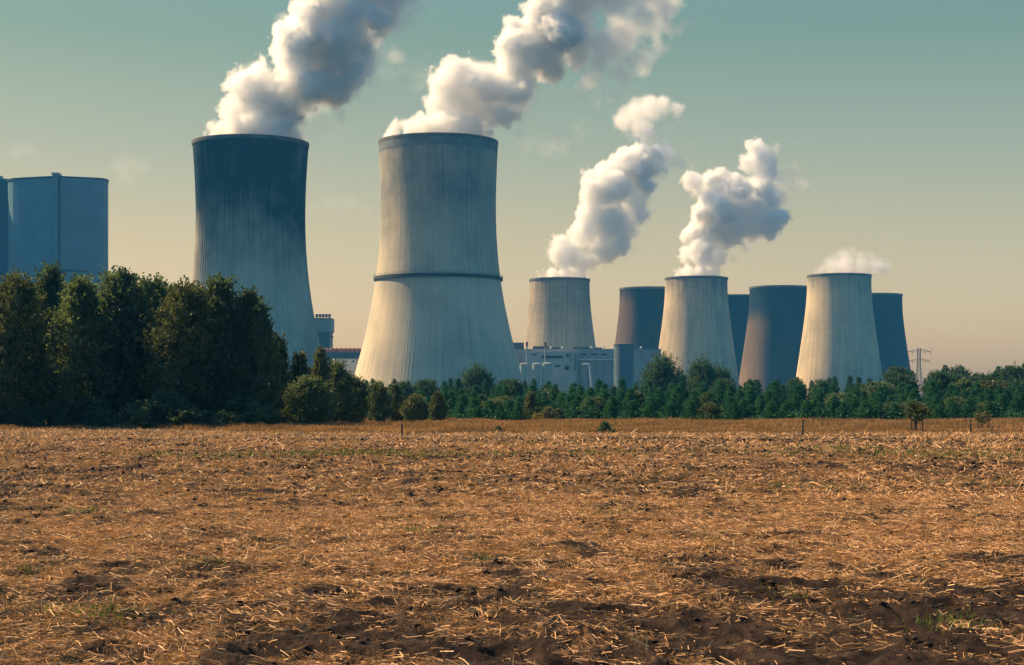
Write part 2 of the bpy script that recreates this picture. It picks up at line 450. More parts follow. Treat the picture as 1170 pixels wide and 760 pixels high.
tower('cooling_tower', 286.5, [(158, 65.3), (175, 64.0), (200, 62.4), (240, 61.2), (287, 62.0), (324, 65.6), (361, 71.3), (394, 77.6), (463, 94)], T1D, H1, M['t1'],
      'tall ribbed cooling tower with a dark upper half, behind the big dark trees', 'tall cooling towers', nrib=96, rib=0.42, lip=.3, rot=.02)
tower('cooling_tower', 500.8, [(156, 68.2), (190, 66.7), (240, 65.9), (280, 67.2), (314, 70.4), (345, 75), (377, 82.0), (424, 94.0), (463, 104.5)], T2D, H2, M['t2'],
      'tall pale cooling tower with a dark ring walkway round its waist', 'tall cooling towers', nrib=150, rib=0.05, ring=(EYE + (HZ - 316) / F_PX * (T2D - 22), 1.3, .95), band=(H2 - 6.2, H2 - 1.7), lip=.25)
HS = 105.0
def small(px, ytop, w, material, label, HS=105.0):
    D = F_PX * (HS - EYE) / (HZ - ytop) + 15
    s = w / 36.2
    q = (HZ - ytop) / 149.5
    rows = [(ytop, 36.2 * s), (HZ - q * 130, 36.3 * s), (HZ - q * 113, 37.7 * s), (HZ - q * 83, 41.3 * s), (HZ - q * 53, 45.6 * s), (HZ - q * 35, 48.2 * s), (HZ, 53.5 * s)]
    return tower('cooling_tower', px, rows, D, HS, material, label, 'small cooling towers', wall=.6, lip=.45)[0], D
M['s3'] = concrete('concrete_grey_buff', (0.64, 0.51, 0.33), (0.15, 0.155, 0.15), HS, dark_top=(0.55, 1.1, 0.45), streak=0.60, seed=3, lifts=.11)
M['s5'] = concrete('concrete_buff', (0.74, 0.58, 0.36), (0.16, 0.165, 0.16), HS, dark_top=(0.75, 1.05, 0.45), streak=0.55, seed=4, lifts=.09)
M['s8'] = concrete('concrete_bright', (0.78, 0.62, 0.39), (0.18, 0.185, 0.17), HS, dark_top=(0.85, 1.1, 0.40), streak=0.50, seed=5, lifts=.10)
def sooty(i, lit_patch): return concrete('concrete_sooty', (0.030, 0.045, 0.062), (0.004, 0.018, 0.038), HS, dark_top=(0.2, 0.9, 0.6), streak=0.8, seed=6 + i, lit_patch=lit_patch)
M['sd4'], M['sd6'], M['sd7'], M['sd9'] = sooty(0, (R(196), .75, .93, (0.19, 0.115, 0.062))), sooty(1, None), sooty(2, (R(200), .72, .80, (0.215, 0.145, 0.085))), sooty(3, None)  # the brown paints the sunlit left flank of two towers
tower_3, D3 = small(639.5, 318, 34.3, M['s3'], 'short grey buff steaming cooling tower right of the tall ringed tower', 98)
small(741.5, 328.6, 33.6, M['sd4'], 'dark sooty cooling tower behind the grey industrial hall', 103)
tower_5, D5 = small(795.5, 316.6, 35.6, M['s5'], 'short pale cooling tower steaming heavily, in the middle of the short ones')
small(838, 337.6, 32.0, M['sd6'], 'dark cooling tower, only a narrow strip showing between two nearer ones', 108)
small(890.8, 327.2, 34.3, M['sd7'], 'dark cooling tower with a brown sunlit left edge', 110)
tower_8, D8 = small(958.8, 313.6, 36.2, M['s8'], 'brightest short cooling tower with only a thin wisp of steam', 112)
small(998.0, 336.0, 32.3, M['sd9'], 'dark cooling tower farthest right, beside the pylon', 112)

# ------------------------------------------------------------------ boiler house and plant buildings
def cladding(name, col, lines='Z', pitch=1.2, var=0.12):
    m, n, out = mat(name)
    b = N(n, 'ShaderNodeBsdfPrincipled'); b.inputs['Roughness'].default_value = 0.55; b.inputs['Specular IOR Level'].default_value = 0.3
    tc = N(n, 'ShaderNodeTexCoord'); sp = N(n, 'ShaderNodeSeparateXYZ'); L(n, tc.outputs['Object'], sp.inputs[0])
    w = mth(n, 'FRACT', mth(n, 'DIVIDE', sp.outputs[2 if lines == 'Z' else 0], pitch))
    f = noise(n, tc.outputs['Object'], 0.05, 5, 0.6)
    c = mixc(n, mapr(n, f, 0.3, 0.7), tuple(x * (1 - var) for x in col), tuple(x * (1 + var) for x in col))
    pn = mth(n, 'FLOOR', mth(n, 'DIVIDE', sp.outputs[2], pitch * 4)); wn = N(n, 'ShaderNodeTexWhiteNoise', noise_dimensions='1D'); L(n, pn, wn.inputs['W'])
    c = mixc(n, mth(n, 'MULTIPLY', wn.outputs[0], 0.10), c, (0.08, 0.1, 0.12))
    c = mixc(n, mth(n, 'MULTIPLY', mapr(n, w, 0.80, 0.92), 0.18), c, tuple(x * .45 for x in col))
    L(n, c, b.inputs['Base Color']); L(n, b.outputs[0], out.inputs[0]); return m
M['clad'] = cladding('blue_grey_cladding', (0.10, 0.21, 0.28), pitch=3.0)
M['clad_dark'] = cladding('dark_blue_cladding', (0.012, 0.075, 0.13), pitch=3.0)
M['silo'] = cladding('silo_sheet', (0.09, 0.14, 0.17), pitch=3.0)
M['hall'] = cladding('grey_hall_panels', (0.36, 0.37, 0.36), 'X', pitch=6.0)
M['hall_light'] = cladding('pale_hall_panels', (0.45, 0.45, 0.42), 'X', pitch=5.0)
M['tank'] = plain('green_grey_tank', (0.28, 0.37, 0.35), 0.4, var=.15, scale=.1)
M['white_panel'] = plain('white_panel', (0.55, 0.57, 0.57), 0.6, var=.1)
M['rust'] = plain('rust_red_sheet', (0.23, 0.10, 0.075), 0.75, var=.25, scale=.3)
M['slot'] = plain('louvre_dark', (0.02, 0.04, 0.06), 0.7)

BD = 1150.0
root = empty('boiler_house', (at(65, HZ, BD).x, BD, 0)); tag(root, 'huge windowless blue grey boiler house towering over the trees', 'power station')
ox, oy = root.location.x, root.location.y
def lx(px, d): return (px - CX) / F_PX * d - ox
HB = 155.0
poly = [(lx(65, BD), 0), (lx(113, BD + 12), 10.5), (lx(119, BD + 14), 13.5), (lx(122.0, BD + 17), 18), (lx(122.6, BD + 22), 25), (lx(120, BD + 90), 90), (lx(10, BD + 90), 90),
        (lx(9, BD + 24), 24), (lx(10.5, BD + 17), 17.0), (lx(15, BD + 13), 12.6), (lx(22, BD + 11), 10.0)]
MB().prism(poly, 0, HB).build('wall', M['clad'], root)
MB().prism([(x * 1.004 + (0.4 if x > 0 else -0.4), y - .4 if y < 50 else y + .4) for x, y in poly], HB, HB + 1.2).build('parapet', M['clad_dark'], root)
f0 = MB()
f0.box(lx(62.3, BD), lx(67.3, BD), -3.4, 3.0, 0, HB + 1.0)
st = f0.build('stair_tower', M['clad'], root)
MB().box(lx(67.35, BD), lx(68.6, BD), -2.0, 2.5, 0, HB - .5).build('shadow_gap', M['slot'], root)
MB().box(lx(60.5, BD), lx(68.7, BD), -3.8, 4.0, HB + 1.3, HB + 2.9).build('stair_head', M['grey_steel'], root)
def slot(x0, x1, y0, y1):
    z1, z0 = EYE + (HZ - y0) / F_PX * (BD + 8), EYE + (HZ - y1) / F_PX * (BD + 8)
    xa, xb = lx(x0, BD + 7), lx(x1, BD + 7)
    # follows the facade's own slope
    def fy(x): return x * (10.5 / poly[1][0]) if x > 0 else x * (10.0 / poly[10][0])
    mb = MB(); vs = [(xa, fy(xa) - .4, z0), (xb, fy(xb) - .4, z0), (xb, fy(xb) + 1, z0), (xa, fy(xa) + 1, z0), (xa, fy(xa) - .4, z1), (xb, fy(xb) - .4, z1), (xb, fy(xb) + 1, z1), (xa, fy(xa) + 1, z1)]
    mb.add(vs, [(3, 2, 1, 0), (4, 5, 6, 7), (0, 1, 5, 4), (1, 2, 6, 5), (2, 3, 7, 6), (3, 0, 4, 7)]).build('louvre', M['slot'], root)
slot(73, 100.5, 308.7, 311.3); slot(40, 51, 308.7, 311.3)
# second block to the left, set back
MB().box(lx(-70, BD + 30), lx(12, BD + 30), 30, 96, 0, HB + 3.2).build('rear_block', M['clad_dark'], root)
MB().box(lx(-3, BD + 30), lx(1.8, BD + 30), 31, 34, HB + 3.2, HB + 5.2).build('roof_vent', M['grey_steel'], root)

# transfer tower and conveyor gallery between the tall towers
TD = 1120.0
root = empty('transfer_tower', (at(367, HZ, TD).x, TD, 0)); tag(root, 'blue grey transfer tower with five roof vents beside the dark topped cooling tower', 'tower building')
ox, oy = root.location.x, TD
def zz(y, d): return EYE + (HZ - y) / F_PX * d
MB().box(lx(352, TD), lx(378, TD), 0, 22, zz(379, TD), zz(364.2, TD)).build('upper_storey', M['clad'], root)
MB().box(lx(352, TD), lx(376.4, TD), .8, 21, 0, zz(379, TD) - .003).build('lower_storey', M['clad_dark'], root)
MB().box(lx(351.8, TD), lx(378.3, TD), -.3, 22.3, zz(364.2, TD), zz(363.4, TD)).build('roof', M['dark_steel'], root)
MB().box(lx(376.4, TD), lx(379.6, TD), 4, 9, zz(385, TD), zz(383.6, TD)).build('platform', M['dark_steel'], root)
for q in range(5):
    xq = lx(360.8 + q * 3.65, TD)
    v_ = MB(); v_.tube((xq, 6, zz(363.4, TD)), (xq, 6, zz(360.2, TD)), .45, n=8); v_.tube((xq, 6, zz(361.8, TD)), (xq, 6, zz(358.4, TD)), .95, n=10)
    v_.build('roof_vent', M['dark_steel'], root)
GD = 1080.0
root = empty('conveyor_gallery', (at(392, HZ, GD).x, GD, 0)); tag(root, 'long rust red roofed conveyor gallery running between the two tall cooling towers', 'conveyor')
ox = root.location.x
MB().box(lx(345, GD), lx(425, GD), 0, 9, zz(409.5, GD), zz(402.5, GD)).build('wall', M['clad_dark'], root)
rf = MB(); x0, x1, za, zb = lx(344, GD), lx(426, GD), zz(402.4, GD), zz(397.6, GD)
rf.add([(x0, -.6, za), (x1, -.6, za), (x1, 9.6, za), (x0, 9.6, za), (x0, 1.2, zb - .6), (x1, 1.2, zb - .6), (x1, 7.8, zb - .6), (x0, 7.8, zb - .6), (x0, 4.5, zb), (x1, 4.5, zb)],
       [(0, 1, 5, 4), (4, 5, 9, 8), (8, 9, 6, 7), (7, 6, 2, 3), (3, 2, 1, 0), (0, 4, 8, 7, 3), (1, 2, 6, 9, 5)])
rf.build('roof', M['rust'], root)
for q in range(17):
    x = x0 + 1 + q * (x1 - x0 - 2) / 16
    MB().box(x - .35, x + .35, -.75, 1.35, za - .4, zb - .1).build('rib', M['rust'], root)
for xp in (350, 366, 383, 400, 417):
    MB().box(lx(xp, GD) - .7, lx(xp, GD) + .7, 3.5, 5.5, 0, zz(409.5, GD) - .003).build('support', M['grey_steel'], root)
WD = 1060.0
root = empty('service_building', (at(398, HZ, WD).x, WD, 0)); tag(root, 'small white panelled building under the rust red conveyor gallery', 'building')
ox = root.location.x
MB().box(lx(386, WD), lx(424, WD), 0, 14, 0, zz(410.4, WD)).build('wall', M['white_panel'], root)
MB().box(lx(385.5, WD), lx(424.5, WD), -.5, 14.5, zz(410.4, WD), zz(409.7, WD)).build('roof', M['grey_steel'], root)
for xa, xb in ((390.5, 393), (394, 396.4), (402.5, 405)):
    MB().box(lx(xa, WD), lx(xb, WD), -.15, .3, zz(414, WD), zz(412.2, WD)).build('window', M['slot'], root)

# long hall, round silo and tanks right of the ringed tower
ID = 1190.0
root = empty('industrial_hall', (at(665, HZ, ID).x, ID, 0)); tag(root, 'long flat roofed grey industrial hall in front of the short cooling towers', 'hall')
ox = root.location.x
MB().box(lx(560, ID), lx(756, ID), 6, 60, 0, zz(399.2, ID)).build('rear_wall', M['hall'], root)
MB().box(lx(598, ID), lx(659, ID), 0, 5.99, 0, zz(402.6, ID)).build('front_wall', M['hall_light'], root)
MB().box(lx(606, ID), lx(655.5, ID), -1.6, -.003, 0, zz(414.6, ID)).build('lower_annex', M['hall_light'], root)
MB().box(lx(597.6, ID), lx(659.4, ID), -.5, .6, zz(402.6, ID), zz(402.0, ID)).build('front_coping', M['pale_steel'], root)
MB().box(lx(605.6, ID), lx(656, ID), -2.0, -1.2, zz(414.6, ID), zz(414.0, ID)).build('annex_coping', M['pale_steel'], root)
MB().box(lx(619, ID), lx(643, ID), -.7, -.05, zz(409.4, ID), zz(406.4, ID)).build('pipe_canopy', M['slot'], root)
MB().box(lx(559, ID), lx(756.6, ID), 5.5, 60.5, zz(399.2, ID), zz(398.5, ID)).build('roof_edge', M['grey_steel'], root)
for xa, xb, yt in ((584, 598.8, 391), (609, 627, 395.2), (630, 640.5, 396.4), (655, 677, 396.2), (679, 688.5, 396.6), (722, 735, 396.2)):
    MB().box(lx(xa, ID), lx(xb, ID), 8, 18, zz(398.5, ID) + .003, zz(yt, ID)).build('roof_unit', M['dark_steel'], root)
for xq in (630.0, 643.0, 676.2, 690.5, 720.4, 733.4):
    u_ = MB(); u_.tube((lx(xq, ID), 7, zz(398.5, ID)), (lx(xq, ID), 7, zz(396.6, ID)), .35, n=8); u_.tube((lx(xq, ID), 7, zz(397, ID)), (lx(xq, ID), 7, zz(395.2, ID)), .85, .5, n=10)
    u_.build('roof_fan', M['pale_steel'], root)
for xq in (600.5, 645.8, 652.0, 657.2):
    MB().tube((lx(xq, ID), -.35, zz(424, ID)), (lx(xq, ID), -.35, zz(403.4, ID)), .28, n=8).build('downpipe', M['pale_steel'] if xq < 650 else M['dark_steel'], root)
for xa, xb, ya, yb in ((608, 613, 404.4, 406), (646.5, 650, 405, 408), (664, 671, 404, 405.6), (676, 683, 404, 405.6), (688, 694, 404, 405.6), (611, 616, 417.4, 419.4), (634, 640, 417.4, 419.6), (645, 650, 418, 423)):
    yy = 5.6 if xa > 660 else (-.4 if ya < 410 else -1.95)
    MB().box(lx(xa, ID), lx(xb, ID), yy, yy + .8, zz(yb, ID), zz(ya, ID)).build('louvre', M['slot'], root)
MB().tube((lx(661, ID), 4.8, zz(411, ID)), (lx(702, ID), 4.8, zz(411, ID)), .5, n=10).build('duct', M['pale_steel'], root)
for xq in (663, 672, 681, 690, 699):
    MB().tube((lx(xq, ID), 4.8, 0), (lx(xq, ID), 4.8, zz(411, ID) - .4), .16, n=6).build('duct_support', M['dark_steel'], root)
SD = 1150.0
root = empty('round_silo', (at(713, HZ, SD).x, SD, 0)); tag(root, 'dark blue round silo standing against the grey hall', 'silo')
rs_ = 11.6 / F_PX * SD; zt = zz(394.8, SD)
MB().lathe([(rs_, 0), (rs_, zt)], 48, cap=True).build('body', M['silo'], root, smooth=True)
MB().lathe([(rs_ + .3, zt + .003), (rs_ + .3, zt + .9), (rs_ * .5, zt + 1.3), (.5, zt + 1.4)], 48).build('roof', M['dark_steel'], root, smooth=True)
for k_, (px_, w_, yt_, lab) in enumerate(((598.3, 4.6, 416.2, 'green grey storage tank nearest the ringed cooling tower'), (613.0, 5.0, 416.0, 'green grey storage tank in the middle of the tank row'),
                                  (625.0, 5.6, 415.6, 'green grey storage tank at the right end of the tank row'))):
    tD = 1120.0; root = empty('storage_tank', (at(px_, HZ, tD).x, tD, 0)); tag(root, lab, 'tank', 'storage tanks before the hall')
    r_ = w_ / F_PX * tD; z_ = zz(yt_, tD)
    MB().lathe([(r_, 0), (r_, z_)], 32, cap=False).build('body', M['tank'], root, smooth=True)
    MB().lathe([(r_ + .1, z_), (r_ * .5, z_ + .7), (.1, z_ + .9)], 32).build('roof', M['grey_steel'], root, smooth=True)
    MB().box(r_ * .80, r_ * .92, -r_ * .72, -r_ * .5, 0, z_ + .8).build('ladder', M['pale_steel'], root)
for px_, yt_, lab in ((602.0, 390.8, 'thin steel exhaust stack left of the two before the grey hall'), (623.0, 391.2, 'thin steel exhaust stack right of the two before the grey hall')):
    cD = 1130.0; root = empty('exhaust_stack', (at(px_, HZ, cD).x, cD, 0)); tag(root, lab, 'chimney', 'exhaust stacks before the hall')
    zc = zz(yt_, cD)
    MB().lathe([(.6, 0), (.5, zc - 3)], 16).build('pipe', M['grey_steel'], root, smooth=True)
    MB().lathe([(.8, zc - 3), (.85, zc), (.5, zc)], 16).build('cap', M['rust'], root, smooth=True)
qD = 1100.0
root = empty('loading_spout', (at(671, HZ, qD).x, qD, 0)); tag(root, 'white bent discharge spout in front of the grey hall', 'spout')
qz = zz(416.5, qD)
MB().tube((lx(665, qD) - lx(671, qD), 0, qz), (1.2, 0, qz + .3), .55, n=10).build('duct', M['pale_steel'], root)
MB().tube((1.3, 0, qz + .1), (4.2, 0, 0), .5, n=10).build('chute', M['pale_steel'], root)

# ------------------------------------------------------------------ lattice pylon
PD = 1650.0
root = empty('electricity_pylon', (at(1050, HZ, PD).x, PD, 0)); tag(root, 'distant lattice electricity pylon with two wide cross arms', 'pylon')
hp = zz(398.0, PD); w0, w1 = 4.6, 1.3
pb = MB()
lev = np.linspace(0, hp, 15)
def hw(z): return w0 + (w1 - w0) * min(1, z / (hp * .72))
for a_, b_ in zip(lev[:-1], lev[1:]):
    ca = [(hw(a_) * s, hw(a_) * t, a_) for s, t in ((-1, -1), (1, -1), (1, 1), (-1, 1))]; cb = [(hw(b_) * s, hw(b_) * t, b_) for s, t in ((-1, -1), (1, -1), (1, 1), (-1, 1))]
    for q in range(4):
        pb.tube(ca[q], cb[q], .24, n=4, cap=False); pb.tube(ca[q], cb[(q + 1) % 4], .13, n=4, cap=False); pb.tube(ca[(q + 1) % 4], cb[q], .13, n=4, cap=False); pb.tube(cb[q], cb[(q + 1) % 4], .13, n=4, cap=False)
pb.build('mast', M['dark_steel'], root)
for ya, half in ((402.2, 11.6), (412.8, 11.0)):
    za_ = zz(ya, PD); ar = MB(); h_ = hw(za_)
    for s in (-1, 1):
        for t in (-1, 1):
            ar.tube((s * h_, t * h_, za_), (s * half, 0, za_ + .2), .2, n=4); ar.tube((s * h_, t * h_, za_ + 2.6), (s * half, 0, za_ + .2), .18, n=4)
        for q in range(1, 5):
            x_ = s * (h_ + (half - h_) * q / 5); ar.tube((x_, 0, za_), (s * (h_ + (half - h_) * (q - .6) / 5), 0, za_ + 2.5 * (1 - (q - .6) / 5)), .14, n=4)
        if ya < 405: ar.tube((s * half, 0, za_), (s * (half + .4), 0, za_ + 3.6), .2, n=4); ar.tube((s * half * .55, 0, za_ + 1), (s * half * .5, 0, za_ + 3.2), .16, n=4)
    ao = ar.build('cross_arm', M['dark_steel'], root)
    for s in (-1, 1):
        for q in (.55, .98):
            MB().lathe([(.1, 0), (.3, -.4), (.12, -.8), (.3, -1.2), (.12, -1.6), (.3, -2.0), (.08, -2.6)], 8, c=(s * half * q, 0, za_)).build('insulator', M['rust'], ao)

# ------------------------------------------------------------------ vegetation
def leaf_quads(c, rng, size, aspect=0.6, up=0.25, axis=None, jitter=0.9):
    """one folded leaf-spray face per centre"""
    n_ = len(c)
    a = rng.normal(size=(n_, 3))
    if axis is not None: a = axis + a * jitter
    a[:, 2] += up; a /= np.linalg.norm(a, axis=1)[:, None] + 1e-9
    b_ = rng.normal(size=(n_, 3)); b_ -= (b_ * a).sum(1)[:, None] * a; b_ /= np.linalg.norm(b_, axis=1)[:, None] + 1e-9
    s = (size * rng.uniform(.6, 1.35, n_))[:, None]
    p0 = c - a * s * .5; p2 = c + a * s * .5; p1 = c + b_ * s * .5 * aspect; p3 = c - b_ * s * .5 * aspect
    v = np.stack([p0, p1, p2, p3], 1).reshape(-1, 3)
    f = np.arange(n_ * 4).reshape(-1, 4)
    return v, f

def broadleaf_meshes(seed, H, Rc, base=0.10, nclump=70, per=170, leaf=.24, wind=0.0, shape='oval', top_pow=.6):
    rng = np.random.default_rng(seed); rd = random.Random(seed)
    clumps = []
    for i in range(nclump):
        t = (i + rng.uniform(0, 1)) / nclump
        t = t ** .9
        z = H * (base + (0.96 - base) * t)
        if shape == 'oval': pr = math.sin(math.pi * (0.10 + 0.86 * t)) ** top_pow
        elif shape == 'cone': pr = (1 - t) ** .75 * min(1, .55 + 3 * t)
        elif shape == 'poplar': pr = min(1.0, .62 + 1.4 * t) * (1.0 - max(0, t - .35) / .65 * .78) * rng.uniform(.85, 1.12)
        else: pr = math.sin(math.pi * (0.2 + 0.78 * t)) ** .5
        a = i * 2.39996 + rng.uniform(-.5, .5)
        rad = Rc * pr * math.sqrt(rng.uniform(.12, 1.0))
        cr = Rc * rng.uniform(.15, .32) * (0.75 + .4 * pr)
        clumps.append((math.cos(a) * rad + wind * t * t, math.sin(a) * rad, z, cr))
    cs = []; axs = []
    for (x, y, z, cr) in clumps:
        k_ = int(per * rng.uniform(.6, 1.3))
        d = rng.normal(size=(k_, 3)); d /= np.linalg.norm(d, axis=1)[:, None]
        r = cr * rng.uniform(.25, 1.0, k_) ** .5
        p = np.array([x, y, z]) + d * r[:, None] * (np.array([.8, .8, 1.5]) if shape == 'poplar' else np.array([1, 1, .8]))
        cs.append(p); axs.append(d * .7)
        # a few sprays that stick out past the clump and break the outline
        for q in range(9):
            e = rng.normal(size=3); e[2] = abs(e[2]) * .9 + .35; e[0] += wind * .25; e /= np.linalg.norm(e)
            tt = np.linspace(.7, 1.9, 12)[:, None]
            s_ = np.array([x, y, z]) + e * cr * tt + rng.normal(size=(12, 3)) * cr * .09
            cs.append(s_); axs.append(np.repeat(e[None, :], 12, 0))
    c = np.concatenate(cs); ax = np.concatenate(axs)
    c[:, 2] = np.maximum(c[:, 2], .12)
    v, f = leaf_quads(c, rng, leaf, .62, .15, ax, .8)
    crown = np_mesh('crown', v, f)
    tb = MB(); pts = []; rr_ = []
    r0 = 0.016 * H + .03
    for i in range(8):
        t = i / 7; pts.append((wind * t * t * .9 + rd.uniform(-.06, .06) * H * .2 * (i > 0), rd.uniform(-.06, .06) * H * .2 * (i > 0), H * .88 * t - (.1 if i == 0 else 0))); rr_.append(r0 * (1 - .88 * t))
    tb.path(pts, rr_)
    for (x, y, z, cr) in clumps[::3]:
        zb = max(.08 * H, z - .16 * H - .25 * math.hypot(x, y)); t = min(1, zb / (H * .88)); i = min(6, int(t * 7)); fr_ = t * 7 - i
        b0 = Vector(pts[i]).lerp(Vector(pts[i + 1]), fr_); e = Vector((x, y, z)); mid_ = b0.lerp(e, .5) + Vector((0, 0, .03 * H))
        rb_ = r0 * (1 - .88 * t) * .5
        tb.path([b0, mid_, e], [rb_, rb_ * .6, rb_ * .15], 5)
    me = bpy.data.meshes.new('trunk'); me.from_pydata(tb.v, [], tb.f); me.polygons.foreach_set('use_smooth', np.ones(len(me.polygons), bool)); me.update()
    return crown, me

def pine_meshes(seed, H, Rc, dense=1.0, base=.05):
    rng = np.random.default_rng(seed)
    cs = []; axs = []; tb = MB()
    tb.path([(0, 0, -.1), (.02 * H * rng.uniform(-1, 1), 0, H * .5), (0, .01 * H, H * .99)], [.014 * H + .02, .009 * H + .01, .008], 6)
    nw = int(H / .40) + 3
    for w in range(nw):
        t = base + (1 - base) * (w + rng.uniform(-.2, .2)) / nw
        z0 = H * t; Lb = Rc * ((1 - t) ** .70) * min(1.0, .65 + 2 * t) + .10
        nb = int(rng.integers(5, 8))
        for j in range(nb):
            a = 2 * math.pi * (j + rng.uniform(-.3, .3)) / nb + w * 1.1; L_ = Lb * rng.uniform(.65, 1.2)
            rise = rng.uniform(.25, .55) + .6 * t
            d = np.array([math.cos(a), math.sin(a), rise]); d /= np.linalg.norm(d)
            b0 = np.array([0, 0, z0]); e = b0 + d * L_
            tb.path([b0, (b0 + e) / 2 - np.array([0, 0, .04]), e], [.018, .012, .005], 3)
            k_ = max(3, int(L_ / .13 * dense))
            for q in range(k_):
                s = .25 + .8 * (q + 1) / k_
                p = b0 + d * L_ * s
                mm = 9
                dd = d * .8 + rng.normal(size=(mm, 3)) * .6; dd[:, 2] += .25
                dd /= np.linalg.norm(dd, axis=1)[:, None]
                cs.append(p + dd * .13 + rng.normal(size=(mm, 3)) * .05); axs.append(dd)
    for q in range(6):
        dd = rng.normal(size=(6, 3)) * .35; dd[:, 2] += 1; cs.append(np.array([0, 0, H * .97]) + dd * .12 + np.array([0, 0, q * .05])); axs.append(dd)
    c = np.concatenate(cs); ax = np.concatenate(axs)
    v, f = leaf_quads(c, rng, .23, .32, .15, ax, .3)
    crown = np_mesh('crown', v, f)
    me = bpy.data.meshes.new('trunk'); me.from_pydata(tb.v, [], tb.f); me.update()
    return crown, me

M['leaf_dark'] = foliage('dark_leaves', (0.036, 0.080, 0.058), (0.145, 0.210, 0.130), .48, .7)
M['leaf_mid'] = foliage('mid_green_leaves', (0.046, 0.095, 0.058), (0.170, 0.230, 0.125), .48, .8)
M['leaf_light'] = foliage('light_green_leaves', (0.050, 0.080, 0.035), (0.165, 0.190, 0.085), .35, .9)
M['leaf_yellow'] = foliage('yellow_leaves', (0.20, 0.17, 0.02), (0.42, 0.34, 0.04), .35, 1.2)
M['leaf_grey'] = foliage('grey_green_leaves', (0.12, 0.13, 0.07), (0.26, 0.25, 0.13), .3, 1.0)
M['needles'] = foliage('pine_needles', (0.018, 0.100, 0.070), (0.062, 0.185, 0.110), .35, .6, .4, .015)
M['leaf_far'] = foliage('far_leaves', (0.030, 0.080, 0.055), (0.095, 0.165, 0.098), .35, .5, .4, .02)
M['needles_far'] = foliage('far_needles', (0.022, 0.095, 0.072), (0.070, 0.170, 0.105), .35, .35, .4, .015)

def plant(name, label, cat, meshes, loc, rz=0.0, s=(1, 1, 1), group=None, cm=None):
    root = empty(name, loc, rz); root.scale = s
    tag(root, label, cat, group)
    for nm, me, m_ in (('trunk', meshes[1], M['bark']), ('crown', meshes[0], cm)):
        if len(me.materials) == 0: me.materials.append(m_)
        o = bpy.data.objects.new(nm, me); COL.objects.link(o); o.parent = root
    return root

def gy_at(y, d): return 0.0
rnd = random.Random(5)
# big dark trees on the left: (px, top row, distance, crown half width px, variant)
BIG = [broadleaf_meshes(100 + i, 10.0, 2.7,  .07, 84, 215, .215, wind=w, shape=sh, top_pow=.62) for i, (w, sh) in enumerate(((.5, 'poplar'), (.9, 'poplar'), (.3, 'oval'), (.6, 'poplar')))]
BIGL = [broadleaf_meshes(140 + i, 10.0, 2.6, .06, 84, 215, .21, wind=.4, shape=('poplar', 'oval')[i]) for i in range(2)]
big = [
    (-62, 330, 121, 48, BIG[2], 'leaf_dark', None), (-22, 322, 117, 46, BIGL[0], 'leaf_mid', None),
    (12, 312, 116, 38, BIGL[1], 'leaf_light', 'tall pale olive tree at the left edge of the dark tree clump'),
    (44, 303, 123, 36, BIG[1], 'leaf_dark', 'tall wind bent dark tree standing before the boiler house'),
    (86, 317, 118, 42, BIGL[0], 'leaf_mid', 'mid green feathery tree below the right half of the boiler house'),
    (130, 307, 120, 44, BIG[0], 'leaf_dark', 'broad dark tree with the highest crown, just right of the boiler house'),
    (170, 314, 122, 38, BIG[2], 'leaf_dark', 'dark round topped tree between boiler house and dark topped cooling tower'),
    (206, 322, 118, 40, BIGL[1], 'leaf_mid', 'slightly lower tree below the gap left of the dark topped cooling tower'),
    (242, 315, 120, 42, BIG[3], 'leaf_dark', 'dark tree whose top stands before the dark topped cooling tower'),
    (272, 331, 120, 34, BIG[1], 'leaf_dark', 'rightmost tall tree of the dark clump, before the dark topped cooling tower'),
    (293, 345, 119, 27, BIGL[0], 'leaf_mid', 'shorter dark tree stepping down at the right end of the clump'),
]
for px, ty, d, w, ms, mk, lab in big:
    if lab is None and px < -30: lab = 'dark tree cut off by the left picture edge, behind the others'
    if lab is None: lab = 'green tree half cut off by the left picture edge'
    h = EYE + (HZ - ty) / F_PX * d; rw = w / F_PX * d
    p = at(px, HZ, d); k_ = 1.12 * rw / 2.85
    plant('broadleaf_tree', lab, 'tree', ms, (p.x, d, 0), rnd.uniform(0, .9) - .4, (k_, k_, h / 10.3), 'dark trees on the left', M[mk])
# a second row that closes the clump behind
for px, ty, d, w, vi in ((-5, 330, 130, 40, 0), (28, 322, 131, 38, 3), (64, 318, 132, 42, 2), (106, 316, 131, 44, 1), (150, 317, 133, 44, 3), (188, 326, 131, 44, 0), (222, 326, 132, 44, 2), (258, 335, 133, 40, 0)):
    h = EYE + (HZ - ty) / F_PX * d; rw = w / F_PX * d; p = at(px, HZ, d); k_ = rw / 2.85
    plant('broadleaf_tree', 'dark tree in the second row of the clump, mostly hidden by the trees in front', 'tree', BIG[vi], (p.x, d, 0), rnd.uniform(0, 6), (k_, k_, h / 10.3), 'dark trees in the second row', M['leaf_dark'])
